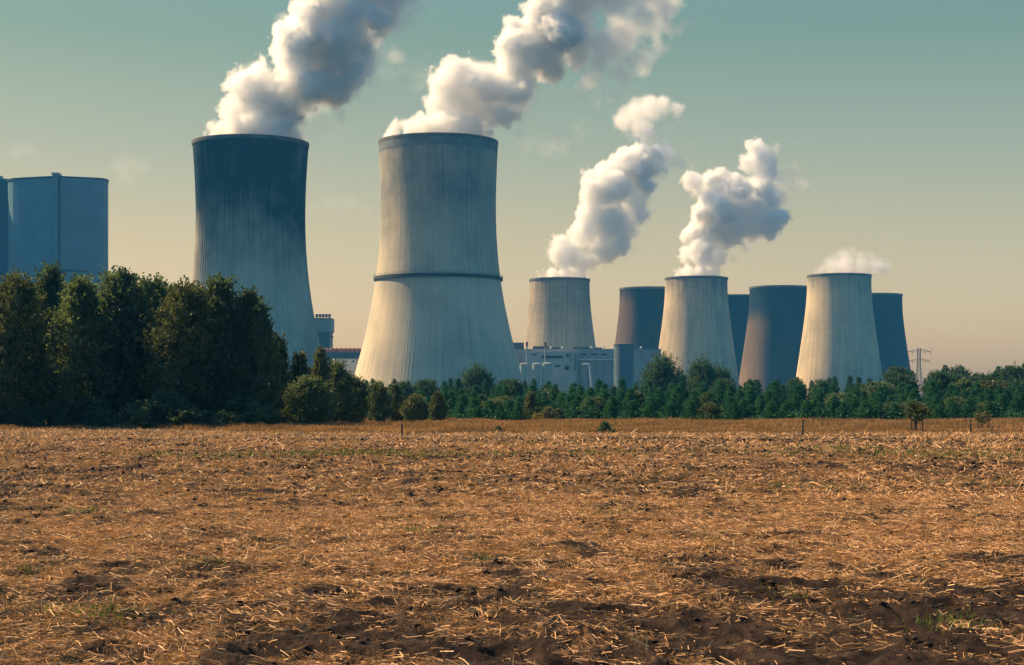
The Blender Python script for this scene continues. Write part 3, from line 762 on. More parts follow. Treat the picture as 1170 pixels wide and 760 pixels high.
# undershrubs at the clump's foot
SH = [broadleaf_meshes(200 + i, 2.0, 1.25, .05, 34, 120, .16, shape='col') for i in range(3)]
for i, px in enumerate((-30, -6, 22, 48, 70, 99, 121, 144, 168, 190, 214, 236, 258, 280, 300)):
    d = 113.5 + rnd.uniform(0, 2.5); p = at(px, HZ, d); s = rnd.uniform(.55, 1.1)
    if i in (2, 7): mk_, lab, grp = 'leaf_mid', ('low green shrub at the foot of the dark trees near the left edge' if i == 2 else 'low green shrub at the foot of the highest dark tree'), None
    else: mk_, lab, grp = 'leaf_dark', 'low dark shrub at the shaded foot of the big dark trees', 'shrubs under the dark trees'
    ms = SH[i % 3]
    plant('shrub', lab, 'shrub', (ms[0], ms[1]), (p.x, d, 0), rnd.uniform(0, 6), (s * 1.2, s * 1.2, s * rnd.uniform(.7, 1.2)), grp, M['leaf_dark'])
# mid green trees stepping down to the right
MID = [broadleaf_meshes(300 + i, 6.0, 2.1, .04, 70, 170, .19, shape=s_) for i, s_ in enumerate(('cone', 'oval', 'cone'))]
MIDL = [broadleaf_meshes(310 + i, 6.0, 2.1, .04, 70, 170, .19, shape=s_) for i, s_ in enumerate(('cone', 'oval'))]
DOME = [broadleaf_meshes(320 + i, 6.0, 3.4, .03, 90, 150, .24, shape='col') for i in range(2)]
for px, ty, d, w, ms, mk, lab in (
    (318, 385, 125, 26, MID[0], 'leaf_light', 'green pointed tree just right of the dark clump, before the dark topped cooling tower'),
    (342, 404, 131, 26, MIDL[0], 'leaf_light', 'light green bushy tree below the transfer tower'),
    (352, 432, 122, 30, MID[1], 'leaf_mid', 'wide dark bush at the field edge below the transfer tower'),
    (366, 400, 134, 22, MID[2], 'leaf_light', 'green pointed tree in front of the conveyor gallery'),
    (384, 416, 138, 22, MID[1], 'leaf_mid', 'round green tree in front of the white service building'),
    (402, 432, 142, 22, MIDL[1], 'leaf_light', 'light green round tree left below the ringed cooling tower'),
    (432, 438, 146, 17, MID[1], 'leaf_mid', 'dark rounded tree below the left foot of the ringed cooling tower'),
    (452, 440, 152, 15, MIDL[0], 'leaf_light', 'light green slim tree below the ringed cooling tower'),
    (474, 452, 150, 16, MIDL[1], 'leaf_light', 'low light green bush below the ringed cooling tower'),
    (500, 448, 158, 16, MID[0], 'leaf_mid', 'green pointed tree below the middle of the ringed cooling tower'),
    (606, 448, 168, 13, MIDL[0], 'leaf_light', 'light green slim tree below the storage tanks'),
):
    h = EYE + (HZ - ty) / F_PX * d; rw = w / F_PX * d; p = at(px, HZ, d); k_ = rw / 2.3
    plant('broadleaf_tree', lab, 'tree', ms, (p.x, d, 0), rnd.uniform(0, 6), (k_, k_, h / 6.1), 'lower trees at the field edge', M[mk])
for px, ty, d, w, lab in ((757, 413, 330, 27, 'large domed dark green tree before the steaming middle tower'), (802, 416, 340, 19, 'smaller domed dark green tree right of the large dome'),
                          (545, 424, 310, 22, 'dark bushy tree below the right foot of the ringed cooling tower'), (822, 424, 350, 20, 'low dark bushy tree before the brown edged sooty tower')):
    h = EYE + (HZ - ty) / F_PX * d; rw = w / F_PX * d; p = at(px, HZ, d)
    plant('domed_tree', lab, 'tree', DOME[rnd.randrange(2)], (p.x, d, 0), rnd.uniform(0, 6), (rw / 3.6, rw / 3.6, h / 6.1), None, M['leaf_far'])
YEL = broadleaf_meshes(400, 1.6, .9, .05, 24, 90, .15, shape='col'); GRY = [broadleaf_meshes(401, 2.2, 1.3, .05, 30, 110, .16, shape='col')]
for px, ty, d, w, ms, mk, lab, H0 in ((615, 473.5, 164, 8, YEL, 'leaf_yellow', 'small yellow bush at the edge of the plantation', 1.65), (627, 466, 166, 9, GRY[0], 'leaf_grey', 'pale grey green bush beside the small yellow bush', 2.25),
                                      (882, 449, 215, 12, GRY[0], 'leaf_grey', 'pale grey green bush standing out in the plantation below the sooty tower', 2.25)):
    hh = EYE + (HZ - ty) / F_PX * d; p = at(px, HZ, d); k_ = w / F_PX * d / (1.0 if ms is YEL else 1.45)
    plant('bush', lab, 'bush', ms, (p.x, d, 0), 1.0, (k_, k_, hh / H0), None, M[mk])

# young pine plantation
PINE = [pine_meshes(500 + i, 4.6, 1.25 + .12 * (i % 3), 1.0) for i in range(6)]
PFAR = [pine_meshes(520 + i, 8.0, 1.9, .85, .12) for i in range(4)]
npine = 0
MIDS = []
for i in range(4):
    c0_, t0_ = broadleaf_meshes(340 + i, 6.0, 2.4, .03, 50, 110, .26, shape=('oval', 'col', 'cone', 'oval')[i])
    MIDS.append({q: ((c0_ if q == 'leaf_mid' else c0_.copy()), t0_) for q in ('leaf_mid', 'leaf_light', 'leaf_dark', 'far')})
lab_f = 'young pine in the front row of the plantation at the edge of the dry grass'
lab_m = 'young pine inside the dense plantation, only its top showing'
lab_b = 'taller pine along the far back of the plantation below the skyline'
rows = [(168, .86, .43, 'f'), (173, .95, .50, 'm'), (180, 1.0, .57, 'm'), (190, 1.15, .66, 'm'), (204, 1.35, .77, 'm'), (224, 1.55, .90, 'm'), (250, 1.75, 1.03, 'm')]
for d, sp, sc, kd in rows:
    x0 = (470 - CX) / F_PX * d if d < 190 else (395 - CX) / F_PX * d
    x1 = (1215 - CX) / F_PX * d
    x = x0
    while x < x1:
        fr = (x - x0) / (x1 - x0)
        px_ = x / d * F_PX + CX
        s = sc * rnd.uniform(.84, 1.12) * (1.0 - .10 * (px_ < 640)) * (.92 if kd == 'f' else 1)
        yy = d + rnd.uniform(-2.5, 2.5)
        if rnd.random() < .10:
            q = rnd.choice(('leaf_mid', 'leaf_light', 'leaf_mid', 'leaf_dark')); hh_ = 4.6 * s * rnd.uniform(.7, 1.05)
            plant('leafy_bush', 'small leafy bush growing among the young pines', 'bush', MIDS[rnd.randrange(4)][q], (x, yy, 0), rnd.uniform(0, 6.28), (hh_ * .22 + .1, hh_ * .22 + .1, hh_ / 6.1), 'leafy bushes among the pines', M[q])
            x += 2.05 * sp * rnd.uniform(.75, 1.3); continue
        plant('young_pine', lab_f if kd == 'f' else lab_m, 'pine tree', PINE[rnd.randrange(6)], (x, yy, 0), rnd.uniform(0, 6.28), (.42 + s * .72, .42 + s * .72, s),
              'front row of young pines' if kd == 'f' else 'young pines inside the plantation', M['needles'])
        npine += 1
        x += 2.05 * sp * rnd.uniform(.75, 1.3)
for d, sp, hmin, hmax in ((275, 3.4, 0, 3), (305, 3.8, 2, 7), (340, 4.6, 3, 9)):
    x = (392 - CX) / F_PX * d
    while x < (1215 - CX) / F_PX * d:
        px_ = x / d * F_PX + CX
        # skyline row: lower before the halls, higher at the far right
        row = float(np.interp(px_, [390, 560, 640, 700, 840, 900, 1000, 1050, 1110, 1170, 1220], [432, 429, 437, 441, 432, 430, 426, 418, 419, 414, 412]))
        h = EYE + (HZ - (row + rnd.uniform(-3, 7) + (340 - d) * .10)) / F_PX * d
        s = h / 8.0
        if rnd.random() < (.20 if px_ < 1020 else .70):
            ms, mk = MIDS[rnd.randrange(4)]['far'], 'leaf_far'
            plant('broadleaf_tree', 'dark leafy tree among the tall pines at the back of the plantation', 'tree', ms, (x, d + rnd.uniform(-8, 8), 0), rnd.uniform(0, 6), (s * 1.15, s * 1.15, h / 6.2), 'leafy trees behind the plantation', M[mk])
        else:
            plant('tall_pine', lab_b, 'pine tree', PFAR[rnd.randrange(4)], (x, d + rnd.uniform(-8, 8), 0), rnd.uniform(0, 6.28), (s * 1.15, s * 1.15, s), 'tall pines behind the plantation', M['needles_far'])
            npine += 1
        x += sp * rnd.uniform(.7, 1.35)
print('pines', npine)

# undergrowth filling the plantation floor
rng = np.random.default_rng(77)
nU = 90000
uy = rng.uniform(166, 350, nU); ux = uy * (rng.uniform(372, 1240, nU) - CX) / F_PX
uh = 0.1 + 1.5 * vnoise(ux / 2.5, uy / 4.0, 51) * rng.uniform(.1, 1, nU)
v, f = leaf_quads(np.stack([ux, uy, uh], -1), rng, .27 * (uy / 170) ** .5, .7)
tag(link('undergrowth', np_mesh('undergrowth', v, f), M['needles_far']), 'dense dark green undergrowth on the plantation floor', 'undergrowth', kind='stuff')

# ------------------------------------------------------------------ dry grass between field and trees
M['dry_grass'] = foliage('dry_grass', (0.13, 0.085, 0.046), (0.46, 0.27, 0.150), .35, .18, .5, .02)
M['weed'] = foliage('green_weeds', (0.06, 0.10, 0.025), (0.15, 0.19, 0.045), .3, 1.5)
M['straw'] = foliage('straw', (0.26, 0.135, 0.064), (0.84, 0.51, 0.265), .12, 9.0, .6)
M['straw_pale'] = foliage('pale_straw', (0.40, 0.23, 0.10), (0.78, 0.52, 0.26), .12, 7.0, .5)
def blades(x, y, h, w, rng, lean=.35, z=0.0):
    n_ = len(x); a = rng.uniform(0, 2 * np.pi, n_); l = h * lean * rng.uniform(.2, 1.3, n_); b_ = rng.uniform(0, 2 * np.pi, n_)
    bx, by = np.cos(b_) * w / 2, np.sin(b_) * w / 2
    zz_ = z if not np.isscalar(z) else np.full(n_, z)
    p = np.zeros((n_, 4, 3))
    p[:, 0] = np.stack([x - bx, y - by, zz_ - .02], -1); p[:, 1] = np.stack([x + bx, y + by, zz_ - .02], -1)
    tx, ty = x + np.cos(a) * l, y + np.sin(a) * l
    p[:, 2] = np.stack([tx + bx * .25, ty + by * .25, zz_ + h], -1); p[:, 3] = np.stack([tx - bx * .25, ty - by * .25, zz_ + h], -1)
    return p.reshape(-1, 3), np.arange(n_ * 4).reshape(-1, 4)
nG = 170000
gy_ = 94 + 76 * rng.uniform(0, 1, nG) ** 1.5; gx_ = gy_ * (rng.uniform(250, 1260, nG) - CX) / F_PX
ok = gy_ > edge_y(gx_) - 1.5 + 3.5 * vnoise(gx_ / 2, gy_ / 2, 61)
gx_, gy_ = gx_[ok], gy_[ok]
gh = (.06 + .36 * vnoise(gx_ / 3.0, gy_ / 5.0, 62) ** 1.3) * rng.uniform(.5, 1.25, len(gx_)) * sstep(-1, 8, gy_ - edge_y(gx_))
v, f = blades(gx_, gy_, gh + .06, .05 + .03 * (gy_ / 120), rng)
tag(link('dry_grass', np_mesh('dry_grass', v, f), M['dry_grass']), 'dry brown grass strip between stubble field and plantation', 'grass', kind='stuff')
# fringe on the left at the feet of the trees
nF = 16000
fx = rng.uniform(-40, -12, nF); fy = rng.uniform(110.5, 115, nF)
v, f = blades(fx, fy, (.10 + .35 * vnoise(fx / 1.5, fy / 1.5, 63)) * rng.uniform(.5, 1.2, nF), .05, rng)
tag(link('grass_fringe', np_mesh('grass_fringe', v, f), M['dry_grass']), 'thin dry grass fringe along the foot of the dark trees', 'grass', kind='stuff')
# green weeds: scattered patches on the field
wx, wy, wh = [], [], []
for px, py, r_, k_ in ((265, 523, 1.6, 200), (415, 520, 1.4, 240), (505, 523, 1.3, 160), (957, 514, .8, 200), (1140, 522, 2.2, 420), (1110, 555, .8, 90), (920, 560, .7, 80), (605, 510, 1.2, 100), (690, 520, 1.2, 120), (170, 522, .8, 80), (335, 522, 1.0, 90), (890, 520, 2.0, 160), (1040, 520, 1.6, 120),
                       (88, 590, .25, 60), (110, 708, .22, 90), (93, 706, .15, 50), (1080, 716, .22, 100), (475, 608, .18, 50), (235, 648, .2, 40), (35, 657, .15, 30), (895, 686, .15, 25), (690, 590, .2, 40), (800, 618, .18, 30), (560, 640, .15, 25)):
    d = EYE * F_PX / (py - HZ)
    X = (px - CX) / F_PX * d
    k_ = int(k_ * 1.6)
    wx.append(X + rng.normal(size=k_) * r_); wy.append(d + rng.normal(size=k_) * r_ * 1.2); wh.append(np.full(k_, .03 + .07 * min(1, d / 60)) * rng.uniform(.5, 1.6, k_))
wx, wy, wh = map(np.concatenate, (wx, wy, wh))
v, f = blades(wx, wy, wh, .003 + .0009 * wy, rng, .9, ground_h(wx, wy))
tag(link('weeds', np_mesh('weeds', v, f), M['weed']), 'small green weed patches sprouting in the stubble', 'weeds', kind='stuff')

# ------------------------------------------------------------------ straw
def straw_mesh(name, x, y, ln, w, rng, el_sd, stand, mat_, label, lift=.015):
    n_ = len(x)
    grp = 2 * np.pi * vnoise(x / .8, y / .8, 71) * 1.5
    az = np.where(rng.uniform(size=n_) < .55, grp + rng.normal(size=n_) * .5, rng.uniform(0, 2 * np.pi, n_))
    e = np.abs(rng.normal(size=n_)) * el_sd
    st = rng.uniform(size=n_) < stand
    e = np.where(st, rng.uniform(.55, 1.35, n_), e)
    ln = np.where(st, ln * .62, ln)
    d = np.stack([np.cos(az) * np.cos(e), np.sin(az) * np.cos(e), np.sin(e)], -1)
    s = np.stack([-np.sin(az), np.cos(az), np.zeros(n_)], -1); u = np.cross(d, s)
    roll = rng.uniform(0, 2 * np.pi, n_)[:, None]; s2 = s * np.cos(roll) + u * np.sin(roll); u2 = -s * np.sin(roll) + u * np.cos(roll)
    lod_ = np.maximum(y * .0011, .002)
    z = ground_h(x, y, lod_) + np.where(st, 0.0, lift * rng.uniform(.1, 1.6, n_))
    c = np.stack([x, y, z], -1)
    c = np.where(st[:, None], c + d * ln[:, None] * .45, c + np.array([0, 0, 1]) * (np.sin(e) * ln * .42)[:, None])
    bend = (rng.normal(size=n_) * .035 * ln)[:, None]
    v = np.zeros((n_, 6, 3)); hw_ = (w / 2)[:, None]
    for q, t in enumerate((-.5, 0, .5)):
        p = c + d * (ln * t)[:, None] + (u * bend if t == 0 else 0)
        # folded strip: half-round stem seen from any side
        off = u2 * hw_ * (.35 if t == 0 else .1)
        v[:, q * 2] = p + s2 * hw_ + off; v[:, q * 2 + 1] = p - s2 * hw_ + off
    b0 = np.arange(n_)[:, None] * 6
    f = np.concatenate([b0 + np.array([[0, 1, 3, 2]]), b0 + np.array([[2, 3, 5, 4]])])
    o = link(name, np_mesh(name, v.reshape(-1, 3), f), mat_)
    return tag(o, label, 'straw', kind='stuff')
def scatter(n_, d0, d1, rng, pw=1.0):
    y = np.sqrt(rng.uniform(d0 ** 2, d1 ** 2, n_)) if pw == 1 else d0 + (d1 - d0) * rng.uniform(0, 1, n_) ** pw
    x = (y * .34 + 4.0) * rng.uniform(-1, 1, n_)
    keep = (rng.uniform(size=n_) < coverage(x, y) ** 1.3) & (y < edge_y(x))
    return x[keep], y[keep]
x, y = scatter(470000, 7.5, 30, rng)
straw_mesh('straw', x, y, rng.gamma(2.2, .026, len(x)) + .02, rng.uniform(.0035, .0070, len(x)), rng, .16, .10, M['straw'], 'cut straw lying loose on the near soil')
x, y = scatter(9500, 7.5, 34, rng)
straw_mesh('straw', x, y, rng.gamma(3, .022, len(x)) + .05, rng.uniform(.005, .009, len(x)), rng, .28, .28, M['straw_pale'], 'long pale straw stems lying and standing on the soil', .03)
x, y = scatter(230000, 28, 70, rng)
straw_mesh('straw', x, y, rng.gamma(2.5, .035, len(x)) + .05, rng.uniform(.009, .018, len(x)), rng, .22, .12, M['straw'], 'cut straw lying in the middle of the field')
x, y = scatter(120000, 60, 113, rng)
straw_mesh('straw', x, y, rng.gamma(4, .045, len(x)) + .06, rng.uniform(.016, .03, len(x)), rng, .3, .15, M['straw'], 'thin straw on the far part of the field')

# clods of soil
M['clod'] = plain('dark_clod', (0.030, 0.019, 0.014), .95, var=.5, scale=9)
def clods(n_, d0, d1, rng, r0, r1):
    x, y = np.sqrt(rng.uniform(d0 ** 2, d1 ** 2, n_)), None
    y = x; x = (y * .34 + 4.0) * rng.uniform(-1, 1, n_); cov = coverage(x, y); keep = rng.uniform(size=n_) < (1.15 - cov); x, y = x[keep], y[keep]
    t = (1 + 5 ** .5) / 2
    iv = np.array([(-1, t, 0), (1, t, 0), (-1, -t, 0), (1, -t, 0), (0, -1, t), (0, 1, t), (0, -1, -t), (0, 1, -t), (t, 0, -1), (t, 0, 1), (-t, 0, -1), (-t, 0, 1)]) / 1.9
    fi = np.array([(0, 11, 5), (0, 5, 1), (0, 1, 7), (0, 7, 10), (0, 10, 11), (1, 5, 9), (5, 11, 4), (11, 10, 2), (10, 7, 6), (7, 1, 8), (3, 9, 4), (3, 4, 2), (3, 2, 6), (3, 6, 8), (3, 8, 9), (4, 9, 5), (2, 4, 11), (6, 2, 10), (8, 6, 7), (9, 8, 1)])
    m_ = len(x); r = r0 + (r1 - r0) * rng.uniform(0, 1, m_) ** 3 
    r *= (.6 + y / 40)
    sh = rng.uniform(.55, 1.35, (m_, 12, 1)) * iv[None] * (r[:, None, None]) * np.array([1.2, 1.2, .75])
    c = np.stack([x, y, ground_h(x, y, np.maximum(y * .0011, .002)) + r * .15], -1)
    return (c[:, None] + sh).reshape(-1, 3), (np.arange(m_)[:, None, None] * 12 + fi[None]).reshape(-1, 3)
v, f = clods(110000, 7.5, 80, rng, .004, .036)
tag(link('soil_clods', np_mesh('soil_clods', v, f), M['clod']), 'dark lumps of soil between the straw', 'soil', kind='stuff')

# ------------------------------------------------------------------ fence posts and staked saplings
for px, yt, yb, lab in ((459, 484, 497.5, 'dark wooden post at the field edge below the ringed cooling tower'), (690, 486, 495.5, 'thin wooden post at the field edge below the round silo'),
                        (917, 479, 497.5, 'dark wooden post at the field edge below the brightest short cooling tower'), (1109, 479.5, 496.5, 'dark wooden post between the two staked saplings')):
    d = EYE * F_PX / (yb - HZ); h = (yb - yt) / F_PX * d; p = at(px, HZ, d)
    r_ = .055 if px != 690 else .035
    root = empty('fence_post', (p.x, d, 0)); tag(root, lab, 'post', 'wooden posts along the field edge')
    root.rotation_euler = (rnd.uniform(-.03, .03), rnd.uniform(-.04, .04), 0)
    MB().tube((0, 0, -.2), (0, 0, h), r_, r_ * .85, 8).build('stake', M['wood'], root)
    MB().tube((0, 0, h * .78), (0, 0, h * .82), r_ * 1.12, r_ * 1.1, 8).build('wire_tie', M['grey_steel'], root)
SAP = [broadleaf_meshes(600 + i, 2.0, .85, .38, 13, 30, .15, shape='oval') for i in range(2)]
for q, (px, ty, d, w, lab, mk) in enumerate(((1047, 463, 100, 15, 'small yellow green sapling between wooden stakes', 'leaf_light'), (1123, 472, 104, 11, 'sparse thin sapling between stakes near the right edge', 'leaf_grey'))):
    h = EYE + (HZ - ty) / F_PX * d; p = at(px, HZ, d); k_ = w / F_PX * d / .85
    plant('sapling', lab, 'sapling', SAP[q], (p.x, d, 0), 2.0, (k_, k_, h / 2.0), None, M[mk])
    for j, (dx, dy) in enumerate(((-.32, -.18), (.32, -.18), (0, .36))):
        st = MB().tube((0, 0, -.15), (0, 0, .92), .035, .032, 7)
        o = st.build('tree_stake', M['wood'], None, (p.x + dx, d + dy, 0))
        tag(o, 'short wooden stake around the ' + ('yellow green sapling' if q == 0 else 'sparse sapling near the right edge'), 'stake', 'stakes around the ' + ('yellow green sapling' if q == 0 else 'sparse sapling'))
BR = broadleaf_meshes(620, 1.0, 1.0, .03, 14, 46, .13, shape='cone')
for px, d, s, lab in ((692, 96, .7, 'low dark green weed bush at the foot of the thin post'), (570, 99, .4, 'tiny dark bush at the field edge below the storage tanks')):
    p = at(px, HZ, d); plant('bush', lab, 'bush', BR, (p.x, d, 0), .3, (s, s, s * .8), None, M['leaf_dark'])

# ------------------------------------------------------------------ steam
m, n, out = mat('steam_surface')
d_ = N(n, 'ShaderNodeBsdfDiffuse'); d_.inputs[0].default_value = (0.97, 0.97, 0.97, 1)
t_ = N(n, 'ShaderNodeBsdfTranslucent'); t_.inputs[0].default_value = (0.97, 0.97, 0.97, 1)
ms_ = N(n, 'ShaderNodeMixShader'); ms_.inputs[0].default_value = 0.40
L(n, d_.outputs[0], ms_.inputs[1]); L(n, t_.outputs[0], ms_.inputs[2]); L(n, ms_.outputs[0], out.inputs[0])
M['steam_core'] = m
def steam_volume(name, dens):
    m, n, out = mat(name)
    v = N(n, 'ShaderNodeVolumePrincipled'); v.inputs['Color'].default_value = (0.995, 0.995, 0.995, 1)
    v.inputs['Density'].default_value = dens; v.inputs['Anisotropy'].default_value = 0.45
    v.inputs['Density Attribute'].default_value = 'density'
    L(n, v.outputs[0], out.inputs['Volume']); return m
M['steam_thick'] = steam_volume('steam_vapour', 0.50)

def density_field(g, blobs, amp, cell, fall, wisp):
    """node field: 0 outside, 1 inside a union of puffs with billowed edges. blobs: local x, y, z, r"""
    ns = g.nodes
    def nd(t, **kw):
        x = ns.new(t)
        for k, v in kw.items(): setattr(x, k, v)
        return x
    def lk(a, b): g.links.new(a, b)
    def M2(op, a, b=None, c=None):
        x = nd('ShaderNodeMath', operation=op)
        for i, v in enumerate((a, b, c)):
            if v is None: continue
            if hasattr(v, 'is_output'): lk(v, x.inputs[i])
            else: x.inputs[i].default_value = v
        return x.outputs[0]
    pos = nd('GeometryNodeInputPosition').outputs[0]
    # slow swirl of the whole shape
    wn = nd('ShaderNodeTexNoise'); wn.inputs['Scale'].default_value = 1 / (cell * 2.2); wn.inputs['Detail'].default_value = 2.0; lk(pos, wn.inputs['Vector'])
    sb = nd('ShaderNodeVectorMath', operation='SUBTRACT'); lk(wn.outputs[1], sb.inputs[0]); sb.inputs[1].default_value = (.5, .5, .5)
    sc = nd('ShaderNodeVectorMath', operation='MULTIPLY_ADD'); lk(sb.outputs[0], sc.inputs[0]); sc.inputs[1].default_value = (amp * 2.0,) * 3; lk(pos, sc.inputs[2])
    wp = sc.outputs[0]
    sd = None
    for x, y, z, r in blobs:
        dd = nd('ShaderNodeVectorMath', operation='DISTANCE'); lk(wp, dd.inputs[0]); dd.inputs[1].default_value = (x, y, z)
        s = M2('SUBTRACT', dd.outputs['Value'], r)
        sd = s if sd is None else M2('SMOOTH_MIN', sd, s, cell * .18)
    def voro(scale):
        v = nd('ShaderNodeTexVoronoi', feature='F1'); v.inputs['Scale'].default_value = scale; lk(wp, v.inputs['Vector']); return v.outputs['Distance']
    def nse(scale, det):
        v = nd('ShaderNodeTexNoise'); v.inputs['Scale'].default_value = scale; v.inputs['Detail'].default_value = det; v.inputs['Roughness'].default_value = .62; lk(pos, v.inputs['Vector']); return v.outputs[0]
    if not wisp:
        bump = M2('MULTIPLY', M2('SUBTRACT', voro(1 / cell), .62), amp * .75)
        bump = M2('ADD', bump, M2('MULTIPLY', M2('SUBTRACT', voro(2.3 / cell), .45), amp * .62))
        bump = M2('ADD', bump, M2('MULTIPLY', M2('SUBTRACT', voro(5.2 / cell), .45), amp * .40))
        bump = M2('ADD', bump, M2('MULTIPLY', M2('SUBTRACT', voro(10.5 / cell), .45), amp * .20))
        bump = M2('ADD', bump, M2('MULTIPLY', M2('SUBTRACT', nse(3.0 / cell, 4), .5), amp * .9))
        bump = M2('ADD', bump, M2('MULTIPLY', M2('SUBTRACT', nse(9.0 / cell, 3), .5), amp * .38))
        sd = M2('ADD', sd, bump)
        neg = M2('MULTIPLY', sd, -1.0)
        edge = M2('MINIMUM', M2('MAXIMUM', M2('DIVIDE', neg, 1.1), 0.0), 0.45)
        return M2('ADD', edge, M2('MINIMUM', M2('MAXIMUM', M2('MULTIPLY', M2('DIVIDE', neg, fall), 0.55), 0.0), 0.55))
    nz = nse(1.7 / cell, 6)
    sd = M2('ADD', sd, M2('MULTIPLY', M2('SUBTRACT', nse(2.2 / cell, 5), .5), amp * 1.6))
    soft = M2('MINIMUM', M2('MAXIMUM', M2('DIVIDE', M2('MULTIPLY', sd, -1.0), fall), 0.0), 1.0)
    cut = M2('MINIMUM', M2('MAXIMUM', M2('MULTIPLY', M2('SUBTRACT', nz, .37), 5.0), 0.0), 1.0)
    return M2('MULTIPLY', M2('MULTIPLY', soft, cut), wisp)

def volume_group(name, dense, wisps, faint, amp, cell, fall, voxel, core_at=None, wd=.12, dens_mat=None):
    g = bpy.data.node_groups.new(name, 'GeometryNodeTree')
    g.interface.new_socket('Geometry', in_out='INPUT', socket_type='NodeSocketGeometry')
    g.interface.new_socket('Geometry', in_out='OUTPUT', socket_type='NodeSocketGeometry')
    go = g.nodes.new('NodeGroupOutput')
    fld = None
    if dense: fld = density_field(g, dense, amp, cell, fall, 0)
    if wisps:
        f2 = density_field(g, wisps, amp * 1.2, cell * 1.1, cell * .55, wd)
        if fld is None: fld = f2
        else:
            mx = g.nodes.new('ShaderNodeMath'); mx.operation = 'MAXIMUM'; g.links.new(fld, mx.inputs[0]); g.links.new(f2, mx.inputs[1]); fld = mx.outputs[0]
    if faint:
        f3 = density_field(g, faint, amp * 1.4, cell * .8, cell * .7, wd * .28)
        if fld is None: fld = f3
        else:
            mx = g.nodes.new('ShaderNodeMath'); mx.operation = 'MAXIMUM'; g.links.new(fld, mx.inputs[0]); g.links.new(f3, mx.inputs[1]); fld = mx.outputs[0]
    a = np.array((dense or []) + (wisps or []) + (faint or [])); pad = amp * 2.2
    lo = (a[:, :3] - a[:, 3:]).min(0) - pad; hi = (a[:, :3] + a[:, 3:]).max(0) + pad
    vc = g.nodes.new('GeometryNodeVolumeCube')
    g.links.new(fld, vc.inputs['Density']); vc.inputs['Min'].default_value = lo; vc.inputs['Max'].default_value = hi
    for k_, q in zip(('X', 'Y', 'Z'), range(3)): vc.inputs['Resolution ' + k_].default_value = max(8, int((hi[q] - lo[q]) / voxel))
    last = vc.outputs[0]
    if core_at is not None:
        v2 = g.nodes.new('GeometryNodeVolumeToMesh'); g.links.new(last, v2.inputs[0]); v2.inputs['Threshold'].default_value = core_at
        last = v2.outputs[0]
    sm = g.nodes.new('GeometryNodeSetMaterial'); g.links.new(last, sm.inputs[0])
    sm.inputs['Material'].default_value = M['steam_core'] if core_at is not None else (dens_mat or M['steam_thick'])
    g.links.new(sm.outputs[0], go.inputs[0])
    return g

def main_island(me):
    """keep only the connected heart"""
    n_ = len(me.vertices); e = np.empty(len(me.edges) * 2, np.int32); me.edges.foreach_get('vertices', e); e = e.reshape(-1, 2)
    lab = np.arange(n_)
    while True:
        m_ = np.minimum(lab[e[:, 0]], lab[e[:, 1]]); old = lab.copy()
        np.minimum.at(lab, e[:, 0], m_); np.minimum.at(lab, e[:, 1], m_); lab = lab[lab]
        if (lab == old).all(): break
    keep = lab == np.bincount(lab, minlength=n_).argmax()
    co = np.empty(n_ * 3, np.float32); me.vertices.foreach_get('co', co)
    idx = np.cumsum(keep) - 1
    me.calc_loop_triangles(); tr = np.empty(len(me.loop_triangles) * 3, np.int32); me.loop_triangles.foreach_get('vertices', tr); tr = tr.reshape(-1, 3)
    tr = tr[keep[tr[:, 0]]]
    new = np_mesh('heart', co.reshape(-1, 3)[keep], idx[tr]); bpy.data.meshes.remove(me); return new
def steam(name, label, cat, D, mouth, blobs, wisps, amp, cell, fall, voxel, faint=(), depth=.45, core=True, wd=.12, seed=1, group=None, kind=None):
    rng = random.Random(seed)
    o_ = at(mouth[0], mouth[1], D)
    def loc(bl):
        r_ = []
        for (x, y, r) in bl:
            p = at(x, y, D) - o_; rw = r / F_PX * D
            below = y > mouth[1] - 14
            r_.append((p.x, rng.uniform(-depth, depth) * rw * 1.3 * (.6 if below else 1), p.z, rw))
            if below and r > 5:                                   # the steam fills the round mouth, not just a line across it
                for s in (-1, 1): r_.append((p.x, s * rw * 1.1, p.z - rw * .15, rw * .9))
        return r_
    if core:                                                   # a torn, thin fringe drifting off the lee side of the thick steam
        wisps = list(wisps) + [(x + .22 * r, y + .05 * r, r * 1.16) for x, y, r in blobs if r > 9 and y < mouth[1] - 10]
    dn, ws, fn = loc(blobs), loc(wisps), loc(faint)
    if core:
        # solid heart of the plume, grown once from the same field
        tmp = bpy.data.objects.new('tmp', bpy.data.meshes.new('tmp')); COL.objects.link(tmp)
        md = tmp.modifiers.new('grow', 'NODES'); md.node_group = volume_group('grow_core', dn, None, None, amp, cell, fall, voxel * 1.3, core_at=.95)
        dg = bpy.context.evaluated_depsgraph_get(); dg.update()
        me = bpy.data.meshes.new_from_object(tmp.evaluated_get(dg), depsgraph=dg)
        bpy.data.objects.remove(tmp)
        me = main_island(me)
        me.name = name
        me.polygons.foreach_set('use_smooth', np.ones(len(me.polygons), bool))
        root = bpy.data.objects.new(name, me); COL.objects.link(root); root.location = o_
        if len(me.materials) == 0: me.materials.append(M['steam_core'])
        vap = bpy.data.objects.new('vapour', bpy.data.volumes.new('vapour')); COL.objects.link(vap); vap.parent = root
    else:
        root = vap = bpy.data.objects.new(name, bpy.data.volumes.new(name)); COL.objects.link(root); root.location = o_
    md = vap.modifiers.new('vapour', 'NODES'); md.node_group = volume_group(name, dn, ws, fn, amp, cell, fall, voxel, wd=wd)
    vap.data.materials.append(M['steam_thick'])
    tag(root, label, cat, group, kind)
    return root

